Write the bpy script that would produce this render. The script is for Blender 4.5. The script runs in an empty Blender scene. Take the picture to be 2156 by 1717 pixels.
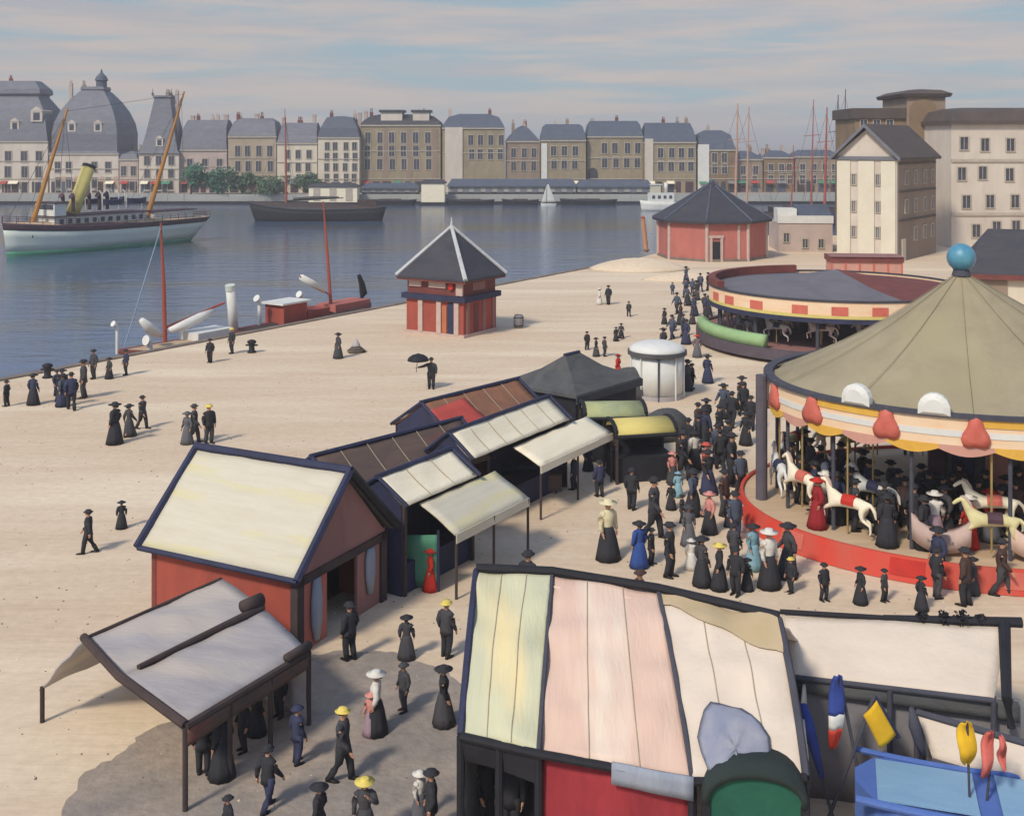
import bpy, math, random
from mathutils import Vector, Matrix, noise
R = math.radians
random.seed(7)
sc = bpy.context.scene
COL = sc.collection

# ------------------------------------------------------------------ camera
F, H, CX, HY = 2400.0, 14.0, 1078.0, 300.0      # focal length (px of a 2156 px wide picture), eye height, horizon
cam = bpy.data.cameras.new('camera')
camo = bpy.data.objects.new('camera', cam)
COL.objects.link(camo)
camo.location = (0, 0, H)
camo.rotation_euler = (R(90), 0, 0)
cam.sensor_width = 36
cam.lens = 36 * F / 2156
cam.shift_y = -(858.5 - HY) / 2156
cam.clip_start = 0.5
cam.clip_end = 12000
sc.camera = camo

# ------------------------------------------------------------------ light
SUN_EL = R(44)    # sun stands to the left, a little behind the eye
sd = Vector((-0.60 * math.cos(SUN_EL), -0.80 * math.cos(SUN_EL), math.sin(SUN_EL)))
sun = bpy.data.lights.new('sun', 'SUN')
sun.energy = 2.3
sun.angle = R(8)
sun.color = (1.0, 0.91, 0.77)
suno = bpy.data.objects.new('sun', sun)
COL.objects.link(suno)
suno.rotation_euler = (-sd).to_track_quat('-Z', 'Y').to_euler()

w = bpy.data.worlds.new("World")
sc.world = w
w.use_nodes = True
nt = w.node_tree
nt.nodes.clear()
def N(t, tree=None, **kw):
    n = (tree or nt).nodes.new(t)
    for k, v in kw.items():
        setattr(n, k, v)
    return n
out = N('ShaderNodeOutputWorld')
sky = N('ShaderNodeTexSky', sky_type='NISHITA')
sky.sun_disc = False
sky.sun_elevation = SUN_EL
sky.sun_rotation = math.atan2(sd.x, sd.y)
sky.air_density = 1.0
sky.dust_density = 0.6
sky.ozone_density = 2.5
hs = N('ShaderNodeHueSaturation')
hs.inputs['Saturation'].default_value = .9
nt.links.new(sky.outputs[0], hs.inputs['Color'])
bg1 = N('ShaderNodeBackground')
bg1.inputs[1].default_value = 0.15
nt.links.new(hs.outputs[0], bg1.inputs[0])
bg2 = N('ShaderNodeBackground')
bg2.inputs[1].default_value = 1.0
tc = N('ShaderNodeTexCoord')
def cloud(scale, sz, lo, hi, off):
    mp = N('ShaderNodeMapping')
    mp.inputs['Scale'].default_value = (1, 1, sz)
    mp.inputs['Location'].default_value = (off, off * .7, off * 1.3)
    nz = N('ShaderNodeTexNoise')
    nz.inputs['Scale'].default_value = scale
    nz.inputs['Detail'].default_value = 5
    nz.inputs['Roughness'].default_value = .52
    nz.inputs['Distortion'].default_value = .4
    rp = N('ShaderNodeMapRange')
    rp.inputs['From Min'].default_value = lo
    rp.inputs['From Max'].default_value = hi
    nt.links.new(tc.outputs['Generated'], mp.inputs[0])
    nt.links.new(mp.outputs[0], nz.inputs[0])
    nt.links.new(nz.outputs[0], rp.inputs[0])
    return rp
c1 = cloud(4.2, 13, .42, .60, 3.1)
c2 = cloud(6.5, 11, .42, .62, 8.4)
cm0 = N('ShaderNodeMix', data_type='RGBA')
cm0.inputs['A'].default_value = (.235, .315, .365, 1)
cm0.inputs['B'].default_value = (.315, .31, .33, 1)
nt.links.new(c1.outputs[0], cm0.inputs['Factor'])
cmf = N('ShaderNodeMath', operation='MULTIPLY')
cmf.inputs[1].default_value = .75
nt.links.new(c2.outputs[0], cmf.inputs[0])
cm = N('ShaderNodeMix', data_type='RGBA')
cm.inputs['B'].default_value = (.44, .36, .325, 1)
nt.links.new(cmf.outputs[0], cm.inputs['Factor'])
nt.links.new(cm0.outputs['Result'], cm.inputs['A'])
nt.links.new(cm.outputs['Result'], bg2.inputs[0])
sep = N('ShaderNodeSeparateXYZ')
nt.links.new(tc.outputs['Generated'], sep.inputs[0])
bank = N('ShaderNodeMapRange')
bank.inputs['From Min'].default_value = .14
bank.inputs['From Max'].default_value = .45
bank.inputs['To Min'].default_value = .93
bank.inputs['To Max'].default_value = .12
nt.links.new(sep.outputs['Z'], bank.inputs[0])
sf = bank
mx = N('ShaderNodeMixShader')
nt.links.new(sf.outputs[0], mx.inputs[0])
nt.links.new(bg1.outputs[0], mx.inputs[1])
nt.links.new(bg2.outputs[0], mx.inputs[2])
nt.links.new(mx.outputs[0], out.inputs[0])

sc.view_settings.view_transform = 'Standard'
sc.view_settings.look = 'None'
sc.view_settings.gamma = 1
sc.view_settings.exposure = 0.38
sc.view_settings.use_curve_mapping = False

# ------------------------------------------------------------------ helpers
def P(px, py, z=0.0):
    """point at height z seen at picture position px, py"""
    Y = F * (H - z) / (py - HY)
    return Vector(((px - CX) * Y / F, Y, z))
def Q(px, py, Y):
    return Vector(((px - CX) * Y / F, Y, H - (py - HY) * Y / F))
def zq(py, Y):
    return H - (py - HY) * Y / F
def xq(px, Y):
    return (px - CX) * Y / F

def lin(c):
    c = c / 255.0
    return c / 12.92 if c <= .04045 else ((c + .055) / 1.055) ** 2.4
def S(r, g, b, k=.9):
    return (lin(r) * k, lin(g) * k, lin(b) * k, 1)

MATS = {}
SEAMS = {}
def mat(name, c1, c2=None, scale=2.0, rot=0.0, speckle=0.0, stretch=(1, 1, 1), rough=.85, bump=.25, fine=30, metal=0, spec=.25, contrast=.22, third=None, coord='Object'):
    if name in MATS:
        return MATS[name]
    m = bpy.data.materials.new(name)
    m.use_nodes = True
    t = m.node_tree
    b = t.nodes['Principled BSDF']
    b.inputs['Roughness'].default_value = rough
    b.inputs['Metallic'].default_value = metal
    b.inputs['Specular IOR Level'].default_value = spec
    if c2 is None:
        c2 = tuple(x * .74 for x in c1[:3]) + (1,)
    tcn = N('ShaderNodeTexCoord', t)
    mp = N('ShaderNodeMapping', t)
    mp.inputs['Scale'].default_value = stretch
    mp.inputs['Rotation'].default_value = (0, 0, rot)
    t.links.new(tcn.outputs[coord], mp.inputs[0])
    nz = N('ShaderNodeTexNoise', t)
    nz.inputs['Scale'].default_value = scale
    nz.inputs['Detail'].default_value = 6
    nz.inputs['Roughness'].default_value = .6
    nz.inputs['Distortion'].default_value = .6
    t.links.new(mp.outputs[0], nz.inputs[0])
    mr = N('ShaderNodeMapRange', t)
    mr.inputs['From Min'].default_value = .5 - contrast
    mr.inputs['From Max'].default_value = .5 + contrast
    t.links.new(nz.outputs[0], mr.inputs[0])
    mixn = N('ShaderNodeMix', t, data_type='RGBA')
    mixn.inputs['A'].default_value = c1
    mixn.inputs['B'].default_value = c2
    t.links.new(mr.outputs[0], mixn.inputs['Factor'])
    res = mixn.outputs['Result']
    if third:
        n3 = N('ShaderNodeTexNoise', t)
        n3.inputs['Scale'].default_value = scale * .43
        n3.inputs['Detail'].default_value = 4
        mp3 = N('ShaderNodeMapping', t)
        mp3.inputs['Location'].default_value = (13, 7, 5)
        mp3.inputs['Scale'].default_value = stretch
        t.links.new(tcn.outputs[coord], mp3.inputs[0])
        t.links.new(mp3.outputs[0], n3.inputs[0])
        r3 = N('ShaderNodeMapRange', t)
        r3.inputs['From Min'].default_value = .52
        r3.inputs['From Max'].default_value = .66
        t.links.new(n3.outputs[0], r3.inputs[0])
        m3 = N('ShaderNodeMix', t, data_type='RGBA')
        m3.inputs['B'].default_value = third
        t.links.new(r3.outputs[0], m3.inputs['Factor'])
        t.links.new(res, m3.inputs['A'])
        res = m3.outputs['Result']
    if speckle:
        n4 = N('ShaderNodeTexNoise', t)
        n4.inputs['Scale'].default_value = 2.6
        n4.inputs['Detail'].default_value = 8
        n4.inputs['Roughness'].default_value = .75
        t.links.new(tcn.outputs[coord], n4.inputs[0])
        r4 = N('ShaderNodeMapRange', t)
        r4.inputs['From Min'].default_value = .3
        r4.inputs['From Max'].default_value = .7
        r4.inputs['To Min'].default_value = 1 - speckle
        r4.inputs['To Max'].default_value = 1 + speckle * .5
        t.links.new(n4.outputs[0], r4.inputs[0])
        v4 = N('ShaderNodeVectorMath', t, operation='SCALE')
        t.links.new(res, v4.inputs[0])
        t.links.new(r4.outputs[0], v4.inputs['Scale'])
        res = v4.outputs[0]
    t.links.new(res, b.inputs['Base Color'])
    if bump:
        n2 = N('ShaderNodeTexNoise', t)
        n2.inputs['Scale'].default_value = fine
        n2.inputs['Detail'].default_value = 3
        t.links.new(mp.outputs[0], n2.inputs[0])
        ad = N('ShaderNodeMath', t, operation='ADD')
        t.links.new(n2.outputs[0], ad.inputs[0])
        t.links.new(nz.outputs[0], ad.inputs[1])
        bp = N('ShaderNodeBump', t)
        bp.inputs['Strength'].default_value = bump
        bp.inputs['Distance'].default_value = .05
        t.links.new(ad.outputs[0], bp.inputs['Height'])
        t.links.new(bp.outputs[0], b.inputs['Normal'])
    MATS[name] = m
    return m

class MB:
    def __init__(self):
        self.v, self.f, self.m, self.mi = [], [], [], 0
    def add(self, vs, fs):
        o = len(self.v)
        self.v += [Vector(p) for p in vs]
        for f in fs:
            self.f.append([i + o for i in f])
            self.m.append(self.mi)
        return self
    def bx(self, x0, x1, y0, y1, z0, z1):
        return self.add([(x0, y0, z0), (x1, y0, z0), (x1, y1, z0), (x0, y1, z0), (x0, y0, z1), (x1, y0, z1), (x1, y1, z1), (x0, y1, z1)],
                        [(0, 3, 2, 1), (4, 5, 6, 7), (0, 1, 5, 4), (1, 2, 6, 5), (2, 3, 7, 6), (3, 0, 4, 7)])
    def loft(self, rings, cap=True, closed=True):
        o = len(self.v)
        n = len(rings[0])
        for r in rings:
            self.v += [Vector(p) for p in r]
        for i in range(len(rings) - 1):
            for j in range(n if closed else n - 1):
                k = (j + 1) % n
                self.f.append([o + i * n + j, o + i * n + k, o + (i + 1) * n + k, o + (i + 1) * n + j])
                self.m.append(self.mi)
        if cap and closed:
            self.f.append([o + j for j in reversed(range(n))])
            self.f.append([o + (len(rings) - 1) * n + j for j in range(n)])
            self.m += [self.mi] * 2
        return self
    def tube(self, pts, rad, n=8, flat=1.0):
        pts = [Vector(p) for p in pts]
        if not hasattr(rad, '__len__'):
            rad = [rad] * len(pts)
        rings = []
        for i, p in enumerate(pts):
            d = (pts[min(i + 1, len(pts) - 1)] - pts[max(i - 1, 0)]).normalized()
            a = d.cross(Vector((0, 0, 1)) if abs(d.z) < .92 else Vector((1, 0, 0))).normalized()
            b = d.cross(a).normalized()
            rings.append([p + (a * math.cos(6.28318 * k / n) + b * flat * math.sin(6.28318 * k / n)) * rad[i] for k in range(n)])
        return self.loft(rings)
    def lathe(self, prof, c=(0, 0, 0), n=24, sx=1, sy=1, rot=0, cap=True):
        rings = []
        for r, z in prof:
            r = max(r, .001)
            rings.append([(c[0] + sx * r * math.cos(rot + 6.28318 * k / n), c[1] + sy * r * math.sin(rot + 6.28318 * k / n), c[2] + z) for k in range(n)])
        return self.loft(rings, cap)
    def arc(self, r0, r1, z0, z1, a0, a1, n=24, sy=1, zt=None, c=(0, 0)):
        """curved board between two angles, inner radius r0, outer r1"""
        rings = []
        for k in range(n + 1):
            a = a0 + (a1 - a0) * k / n
            ca, sa = math.cos(a), math.sin(a) * sy
            zz = z0 if zt is None else z0 + zt(k / n)
            rings.append([(c[0] + r0 * ca, c[1] + r0 * sa, zz), (c[0] + r1 * ca, c[1] + r1 * sa, zz), (c[0] + r1 * ca, c[1] + r1 * sa, z1), (c[0] + r0 * ca, c[1] + r0 * sa, z1)])
        return self.loft(rings)
    def sheet(self, a, b, c, d, nx=10, ny=8, bulge=0.0, th=.04, wr=.02, seed=0, up=Vector((0, 0, 1)), pw=1):
        """thick cloth: a,b along one edge, d,c along the opposite one"""
        a, b, c, d = map(Vector, (a, b, c, d))
        nrm = (b - a).cross(d - a).normalized()
        if nrm.dot(up) < 0:
            nrm = -nrm
        def pt(i, j):
            s, t = i / nx, j / ny
            p = (a * (1 - s) + b * s) * (1 - t) + (d * (1 - s) + c * s) * t
            q = math.sin(math.pi * t) ** pw
            p = p + nrm * (bulge * q * (.6 + .4 * math.sin(math.pi * s)))
            p = p + nrm * wr * noise.noise(Vector((p.x * 1.3 + seed, p.y * 1.3, p.z * 1.3)))
            return p
        top = [pt(i, j) for j in range(ny + 1) for i in range(nx + 1)]
        o = len(top)
        vs = top + [p - nrm * th for p in top]
        W = nx + 1
        fs = []
        for j in range(ny):
            for i in range(nx):
                k = j * W + i
                fs.append((k, k + 1, k + 1 + W, k + W))
                fs.append((o + k, o + k + W, o + k + 1 + W, o + k + 1))
        for i in range(nx):
            fs.append((i + 1, i, o + i, o + i + 1))
            k = ny * W + i
            fs.append((k, k + 1, o + k + 1, o + k))
        for j in range(ny):
            k = j * W
            fs.append((k, k + W, o + k + W, o + k))
            k = j * W + nx
            fs.append((k + W, k, o + k, o + k + W))
        return self.add(vs, fs)
    def rings_roof(self, x0, x1, y0, y1, prof):
        rings = []
        for it in prof:
            ix, z = it[0], it[1]
            iy = it[2] if len(it) > 2 else ix
            iy = min(iy, (y1 - y0) / 2 - .02)
            ix = min(ix, (x1 - x0) / 2 - .02)
            rings.append([(x0 + ix, y0 + iy, z), (x1 - ix, y0 + iy, z), (x1 - ix, y1 - iy, z), (x0 + ix, y1 - iy, z)])
        return self.loft(rings)
    def prism_y(self, poly, y0, y1):
        return self.loft([[(x, y0, z) for x, z in poly], [(x, y1, z) for x, z in poly]])
    def prism_x(self, poly, x0, x1):
        return self.loft([[(x0, y, z) for y, z in poly], [(x1, y, z) for y, z in poly]])
    def prism_z(self, poly, z0, z1):
        return self.loft([[(x, y, z0) for x, y in poly], [(x, y, z1) for x, y in poly]])
    def ball(self, c, r, n=12, s=(1, 1, 1)):
        prof = [(math.sin(math.pi * i / (n // 2 + 2)) * r, -math.cos(math.pi * i / (n // 2 + 2)) * r * s[2]) for i in range(n // 2 + 3)]
        return self.lathe(prof, c, n, s[0], s[1])
    def build(self, name, m, parent=None, smooth=False, world=False, fix=True):
        vs = self.v
        if world and parent is not None:
            inv = ROOTM[parent.name].inverted()
            vs = [inv @ p for p in vs]
        me = bpy.data.meshes.new(name)
        me.from_pydata([tuple(p) for p in vs], [], self.f)
        ms = m if isinstance(m, (list, tuple)) else [m]
        for q in ms:
            me.materials.append(q)
        for i, p in enumerate(me.polygons):
            p.material_index = min(self.m[i], len(ms) - 1)
            p.use_smooth = smooth
        if fix:
            import bmesh
            bm = bmesh.new()
            bm.from_mesh(me)
            bmesh.ops.recalc_face_normals(bm, faces=bm.faces)
            bm.to_mesh(me)
            bm.free()
        o = bpy.data.objects.new(name, me)
        COL.objects.link(o)
        if parent is not None:
            o.parent = parent
        return o

ROOTM = {}
def tag(o, label, cat, group=None):
    o['label'] = label
    o['category'] = cat
    if group:
        o['group'] = group
    return o
def thing(name, label, cat, loc=(0, 0, 0), rz=0, group=None):
    o = bpy.data.objects.new(name, None)
    o.empty_display_size = .2
    COL.objects.link(o)
    o.location = loc
    o.rotation_euler = (0, 0, rz)
    ROOTM[o.name] = Matrix.Translation(Vector(loc)) @ Matrix.Rotation(rz, 4, 'Z')
    return tag(o, label, cat, group)
def struct(name, mb, m, smooth=False, kind='structure'):
    o = mb.build(name, m, smooth=smooth)
    o['kind'] = kind
    return o
KIDS = {}

# ------------------------------------------------------------------ materials
m_sand = mat('quay_sand', S(230, 209, 180), S(216, 190, 160), scale=.9, rot=R(-57), speckle=.13, stretch=(.10, .55, 1), bump=.5, fine=7, third=S(236, 216, 186), rough=.95)
m_stone = mat('quay_stone', S(150, 135, 118), S(110, 100, 95), scale=.7, bump=.5)
m_water = mat('harbour_water', S(66, 92, 130, .9), S(84, 98, 116, .9), scale=.05, stretch=(.5, 1.6, 1), rough=.10, bump=0, spec=.5, third=S(100, 94, 72, .9))  # ochre patches paint reflections of yacht and funnel into the water colour
_t = m_water.node_tree
_b = _t.nodes['Principled BSDF']
_tc = N('ShaderNodeTexCoord', _t)
_mp = N('ShaderNodeMapping', _t)
_mp.inputs['Scale'].default_value = (.35, 1.0, 1)
_n = N('ShaderNodeTexNoise', _t)
_n.inputs['Scale'].default_value = .55
_n.inputs['Detail'].default_value = 5
_n.inputs['Roughness'].default_value = .6
_bp = N('ShaderNodeBump', _t)
_bp.inputs['Strength'].default_value = .24
_bp.inputs['Distance'].default_value = .55
_t.links.new(_tc.outputs['Object'], _mp.inputs[0])
_t.links.new(_mp.outputs[0], _n.inputs[0])
_t.links.new(_n.outputs[0], _bp.inputs['Height'])
_t.links.new(_bp.outputs[0], _b.inputs['Normal'])

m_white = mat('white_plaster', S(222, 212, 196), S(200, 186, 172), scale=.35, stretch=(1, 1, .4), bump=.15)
m_cream = mat('cream_plaster', S(226, 216, 194), S(208, 194, 172), scale=.4, stretch=(1, 1, .3), bump=.15)
m_beige = mat('beige_plaster', S(190, 172, 148), S(164, 148, 126), scale=.35, stretch=(1, 1, .4), bump=.15)
m_pinkw = mat('pinkish_plaster', S(204, 184, 170), S(176, 158, 150), scale=.3, bump=.15)
m_olive = mat('olive_plaster', S(170, 154, 124), S(140, 128, 106), scale=.35, stretch=(1, 1, .5), bump=.15)
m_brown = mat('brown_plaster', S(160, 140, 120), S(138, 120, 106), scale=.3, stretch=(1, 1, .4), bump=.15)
m_brown2 = mat('ochre_plaster', S(150, 126, 96), S(122, 102, 82), scale=.3, bump=.15)
m_slate = mat('slate_roof', S(128, 128, 134), S(104, 106, 116), scale=.5, stretch=(1, 1, 2.5), rough=.6)
m_slateb = mat('blue_slate_roof', S(92, 100, 114), S(78, 84, 98), scale=.5, stretch=(1, 1, 2.5), rough=.6)
m_slated = mat('dark_slate_roof', S(76, 74, 80), S(60, 60, 68), scale=.6, stretch=(1, 1, 3), rough=.65)
m_roofbr = mat('brown_roof', S(98, 86, 78), S(78, 70, 66), scale=.5, rough=.7)
m_glass = mat('dark_window', S(78, 82, 94), S(56, 60, 70), scale=1, rough=.25, bump=0, spec=.5)
m_frame = mat('window_surround', S(196, 184, 168), scale=1, bump=.05)
m_peach = mat('peach_shutter', S(206, 172, 144), scale=1, bump=.05)
m_qshed = mat('pale_shed_board', S(178, 178, 170), S(158, 160, 156), scale=.25, stretch=(.4, 1, 1), bump=.1)
m_black = mat('tarred_black', S(44, 44, 50), S(34, 34, 38), scale=1.5, rough=.7)
m_navy = mat('navy_paint', S(58, 62, 92), S(46, 48, 66), scale=1.2, rough=.7)
m_maroon = mat('maroon_paint', S(96, 66, 76), S(70, 50, 60), scale=.8, rough=.6)
m_redb = mat('red_board', S(176, 86, 70), S(150, 76, 64), scale=.9, stretch=(1, 1, .4), rough=.8)
m_redd = mat('dark_red_board', S(134, 74, 66), S(108, 62, 58), scale=.9, rough=.8)
m_pinkbr = mat('rose_board', S(198, 118, 104), S(172, 104, 94), scale=.7, stretch=(1, 1, .4))
m_pinkp = mat('pink_board', S(214, 160, 142), S(196, 146, 130), scale=.6, stretch=(2, 2, .4))
m_mauve = mat('mauve_shade_board', S(166, 120, 112), S(140, 104, 100), scale=.8, stretch=(1, 1, .4))
m_palepil = mat('pale_pilaster', S(206, 180, 166), S(190, 164, 152), scale=2)
m_trimw = mat('white_lead_hip', S(206, 206, 204), S(180, 182, 184), scale=2)
m_creamcv = mat('cream_canvas', S(250, 241, 214), S(240, 226, 196), scale=.8, stretch=(.5, 3, 3), bump=.3, fine=8)
m_ivory = mat('ivory_canvas', S(238, 231, 208, .70), S(228, 218, 194, .70), scale=1.1, stretch=(.5, 4, 4), bump=.3, fine=8, third=S(238, 228, 178, .70))
m_ivory2 = mat('ivory_plaster', S(234, 226, 204, .85), S(222, 212, 190, .85), scale=.5, bump=.15)
m_yelg = mat('yellow_green_canvas', S(222, 219, 180, .8), S(208, 208, 180, .8), scale=.7, stretch=(2.5, .5, .5), bump=.3, fine=6, third=S(232, 212, 160))
m_pinkcv = mat('pink_canvas', S(226, 196, 176), S(214, 180, 162), scale=.7, stretch=(3, .5, .5), bump=.3, fine=6, third=S(232, 214, 194))
m_whitecv = mat('white_canvas', S(230, 214, 194), S(216, 200, 182), scale=.6, stretch=(1, 1.5, 1.5), bump=.3, fine=6)
m_tancv = mat('tan_stain', S(184, 164, 126), S(200, 178, 146), scale=.8, bump=.3, fine=6)
m_greycv = mat('grey_canvas', S(184, 178, 176), S(164, 156, 156), scale=.7, stretch=(.6, 2, 2), bump=.3, fine=6, third=S(196, 184, 172))
m_dgreycv = mat('dark_grey_canvas', S(96, 96, 94), S(76, 76, 78), scale=.8, stretch=(1, 2, 2), bump=.3, fine=8)
m_mgreycv = mat('mid_grey_canvas', S(142, 138, 138), S(122, 118, 120), scale=.6, bump=.3, fine=6)
m_browncv = mat('brown_canvas', S(112, 92, 82), S(88, 76, 72), scale=.7, stretch=(.6, 2, 2), bump=.3, fine=8, third=S(124, 78, 66))
m_rust = mat('rust_canvas', S(158, 112, 84), S(130, 92, 76), scale=.9, bump=.3, fine=8)
m_redcv = mat('red_canvas', S(196, 84, 74), S(170, 72, 66), scale=.9, bump=.3, fine=8)
m_dgreen = mat('bottle_green', S(46, 108, 84), S(34, 82, 68), scale=1.2, stretch=(1, 1, .7), bump=.3, fine=9)
m_green = mat('green_cloth', S(92, 150, 120), S(74, 126, 102), scale=1, bump=.2)
m_lgreen = mat('light_green_paint', S(166, 196, 140), S(140, 174, 124), scale=.8, stretch=(1, 1, 3))
m_oldgr = mat('sage_canvas', S(142, 156, 124), S(186, 186, 132), scale=1.2, bump=.3, fine=8)
m_yellowcv = mat('yellow_canvas', S(222, 206, 124), S(206, 186, 112), scale=1.2, stretch=(.6, 3, 3), bump=.3, fine=8)
m_olivecv = mat('olive_canvas', S(172, 160, 130), S(150, 138, 112), scale=.5, stretch=(1, 1, 1), bump=.35, fine=5, third=S(164, 152, 120))
m_valance = mat('cream_valance', S(240, 218, 186), S(238, 196, 156), scale=.7, stretch=(1, 1, 4), bump=.1)
m_gold = mat('gold_paint', S(232, 186, 84), S(222, 168, 70), scale=2, rough=.5)
m_coral = mat('coral_paint', S(214, 116, 98), S(196, 98, 84), scale=2, rough=.6)
m_vermil = mat('vermilion_paint', S(216, 70, 52), S(200, 92, 76), scale=.35, rough=.6, stretch=(1, 1, .3), contrast=.12)
m_red = mat('bright_red', S(206, 54, 42), S(180, 50, 42), scale=2, rough=.6)
m_crimson = mat('crimson_cloth', S(164, 58, 64), S(140, 48, 56), scale=1.2, stretch=(2, 2, .5), bump=.3, fine=8)
m_bluebal = mat('blue_glaze', S(58, 112, 160), S(96, 160, 176), scale=1.2, rough=.3, spec=.5)
m_wood = mat('deck_wood', S(214, 186, 152), S(196, 168, 136), scale=.6, stretch=(.4, 3, 3), bump=.2)
m_dwood = mat('dark_timber', S(84, 70, 66), S(64, 54, 54), scale=1.5)
m_pole = mat('grey_pole', S(84, 84, 92), S(70, 70, 80), scale=2)
m_orange = mat('varnished_spar', S(186, 128, 50), S(166, 108, 44), scale=1, stretch=(1, 1, .2), rough=.5)
m_redspar = mat('red_spar', S(182, 92, 74), S(160, 80, 66), scale=1, stretch=(1, 1, .2), rough=.6)
m_pinkspar = mat('pale_spar', S(206, 164, 142), scale=1)
m_brass = mat('brass_rod', S(196, 170, 110), rough=.4, metal=.4)
m_wpaint = mat('white_paint', S(232, 230, 220), S(214, 214, 208), scale=1, rough=.5, bump=.1)
m_hullw = mat('white_hull', S(216, 222, 206), S(196, 206, 200), scale=.15, stretch=(1, 1, 3), rough=.45, bump=.05)
m_hullg = mat('green_boot_topping', S(86, 150, 118), S(70, 130, 106), scale=.4, rough=.5)
m_yfun = mat('yellow_funnel', S(232, 214, 128), S(220, 200, 116), scale=.6, rough=.5)
m_blue = mat('blue_paint', S(92, 122, 188), S(78, 106, 172), scale=1, rough=.6)
m_lblue = mat('light_blue_paint', S(144, 180, 204), S(126, 164, 196), scale=1.2, stretch=(.6, 2, 2), rough=.6)
m_dblue = mat('ultramarine_cloth', S(62, 82, 158), S(50, 66, 130), scale=2)
m_yflag = mat('yellow_cloth', S(232, 188, 44), S(216, 168, 40), scale=3)
m_rflag = mat('rose_cloth', S(214, 116, 104), S(200, 98, 88), scale=3)
m_bgcurt = mat('blue_grey_cloth', S(158, 164, 176), S(140, 148, 162), scale=2, stretch=(3, 3, .5))
m_rope = mat('hemp_rope', S(120, 108, 96))
m_leaf1 = mat('teal_leaves', S(84, 136, 108), S(62, 108, 90), scale=.8, bump=0)
m_leaf2 = mat('olive_leaves', S(104, 128, 98), S(80, 106, 84), scale=.8, bump=0)
m_bark = mat('bark', S(80, 70, 60))
m_skin = mat('skin', S(206, 158, 128), S(192, 142, 114), scale=8, bump=0, rough=.6)
m_eye = mat('eye_dark', S(40, 32, 30), bump=0)
m_shoe = mat('black_leather', S(34, 32, 34), rough=.5, bump=0)
m_hair = mat('brown_hair', S(70, 52, 40), bump=.2)
m_straw = mat('straw', S(236, 214, 112), S(220, 196, 100), scale=12, bump=.3)
CL = {}
for nm, c in dict(black=(56, 56, 60), charcoal=(76, 75, 78), navy=(62, 66, 92), grey=(104, 104, 108), bluegrey=(84, 92, 108),
                  white=(232, 226, 214), cream=(234, 222, 180), pink=(220, 150, 138), red=(204, 56, 44), coral=(206, 92, 82),
                  lightblue=(140, 180, 192), blue=(56, 84, 150), lilac=(166, 140, 150), brown=(84, 64, 58), crimson=(160, 44, 48), mauve=(120, 104, 112)).items():
    CL[nm] = mat(nm + '_clothing', S(*c), tuple(x * .78 for x in S(*c)[:3]) + (1,), scale=4, stretch=(1, 1, .4), bump=.25, fine=25)

# ------------------------------------------------------------------ setting: quay, water, far land
U = Vector((.541, .841, 0))          # along the quay
NV = Vector((.841, -.541, 0))        # away from the water
E0 = Vector((-30.2, 67.2, 0))
def edge(s):
    return E0 + U * s
ea, eb = edge(-75), edge(83.5)
quay_poly = [(ea.x, ea.y), (eb.x, eb.y), (25, 158), (34, 172), (400, 172), (400, 2), (ea.x, 2)]
g = MB()
g.prism_z(quay_poly, -4.5, 0)
struct('quay_ground', g, m_sand)
g = MB()
off = -NV * .55
for k in range(40):                     # granite coping of the quay edge, one block after the other
    a, b = edge(-75 + k * 4), edge(-75 + k * 4 + 3.96)
    if b.y > eb.y:
        b = eb
    a1, b1 = a + NV * .35, b + NV * .35
    a0, b0 = a - NV * .25, b - NV * .25
    g.loft([[(p.x, p.y, -.5) for p in (a0, a1, b1, b0)], [(p.x, p.y, .09) for p in (a0, a1, b1, b0)]])
struct('quay_coping', g, m_stone)
g = MB()
g.add([(-4000, -50, -2.5), (4000, -50, -2.5), (4000, 9000, -2.5), (-4000, 9000, -2.5)], [(0, 1, 2, 3)])
struct('harbour_water', g, m_water)
g = MB()
g.prism_z([(-4000, 306), (4000, 306), (4000, 9000), (-4000, 9000)], -4.5, 0)
m_far = mat('far_shore_ground', S(176, 166, 152), S(150, 142, 132), scale=.05)
struct('far_shore', g, m_far)
g = MB()
for k in range(60):
    x = -190 + k * 6
    g.bx(x, x + 5.96, 305.6, 306.4, -4, .12)
struct('far_quay_wall', g, m_qshed)
g = MB()
g.bx(-190, 170, 305.2, 305.55, -4, -1.75)
struct('far_quay_foot', g, m_black)

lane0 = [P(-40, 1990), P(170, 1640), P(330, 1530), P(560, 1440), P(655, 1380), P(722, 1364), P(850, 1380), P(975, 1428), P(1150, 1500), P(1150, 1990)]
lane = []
for a_, b_ in zip(lane0, lane0[1:] + lane0[:1]):       # lane shade painted as a grey sheet, ragged where it meets the sand
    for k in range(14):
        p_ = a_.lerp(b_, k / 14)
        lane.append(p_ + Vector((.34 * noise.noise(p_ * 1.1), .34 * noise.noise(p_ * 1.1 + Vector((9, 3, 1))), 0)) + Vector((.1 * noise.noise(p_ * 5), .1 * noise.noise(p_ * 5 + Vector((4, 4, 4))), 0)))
struct('lane_shade', MB().prism_z([(p_.x, p_.y) for p_ in lane], -.05, .004), mat('lane_shade_grey', S(176, 160, 144), S(146, 138, 130), scale=.5, speckle=.25, bump=.5, fine=6, third=S(178, 160, 142)))

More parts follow.
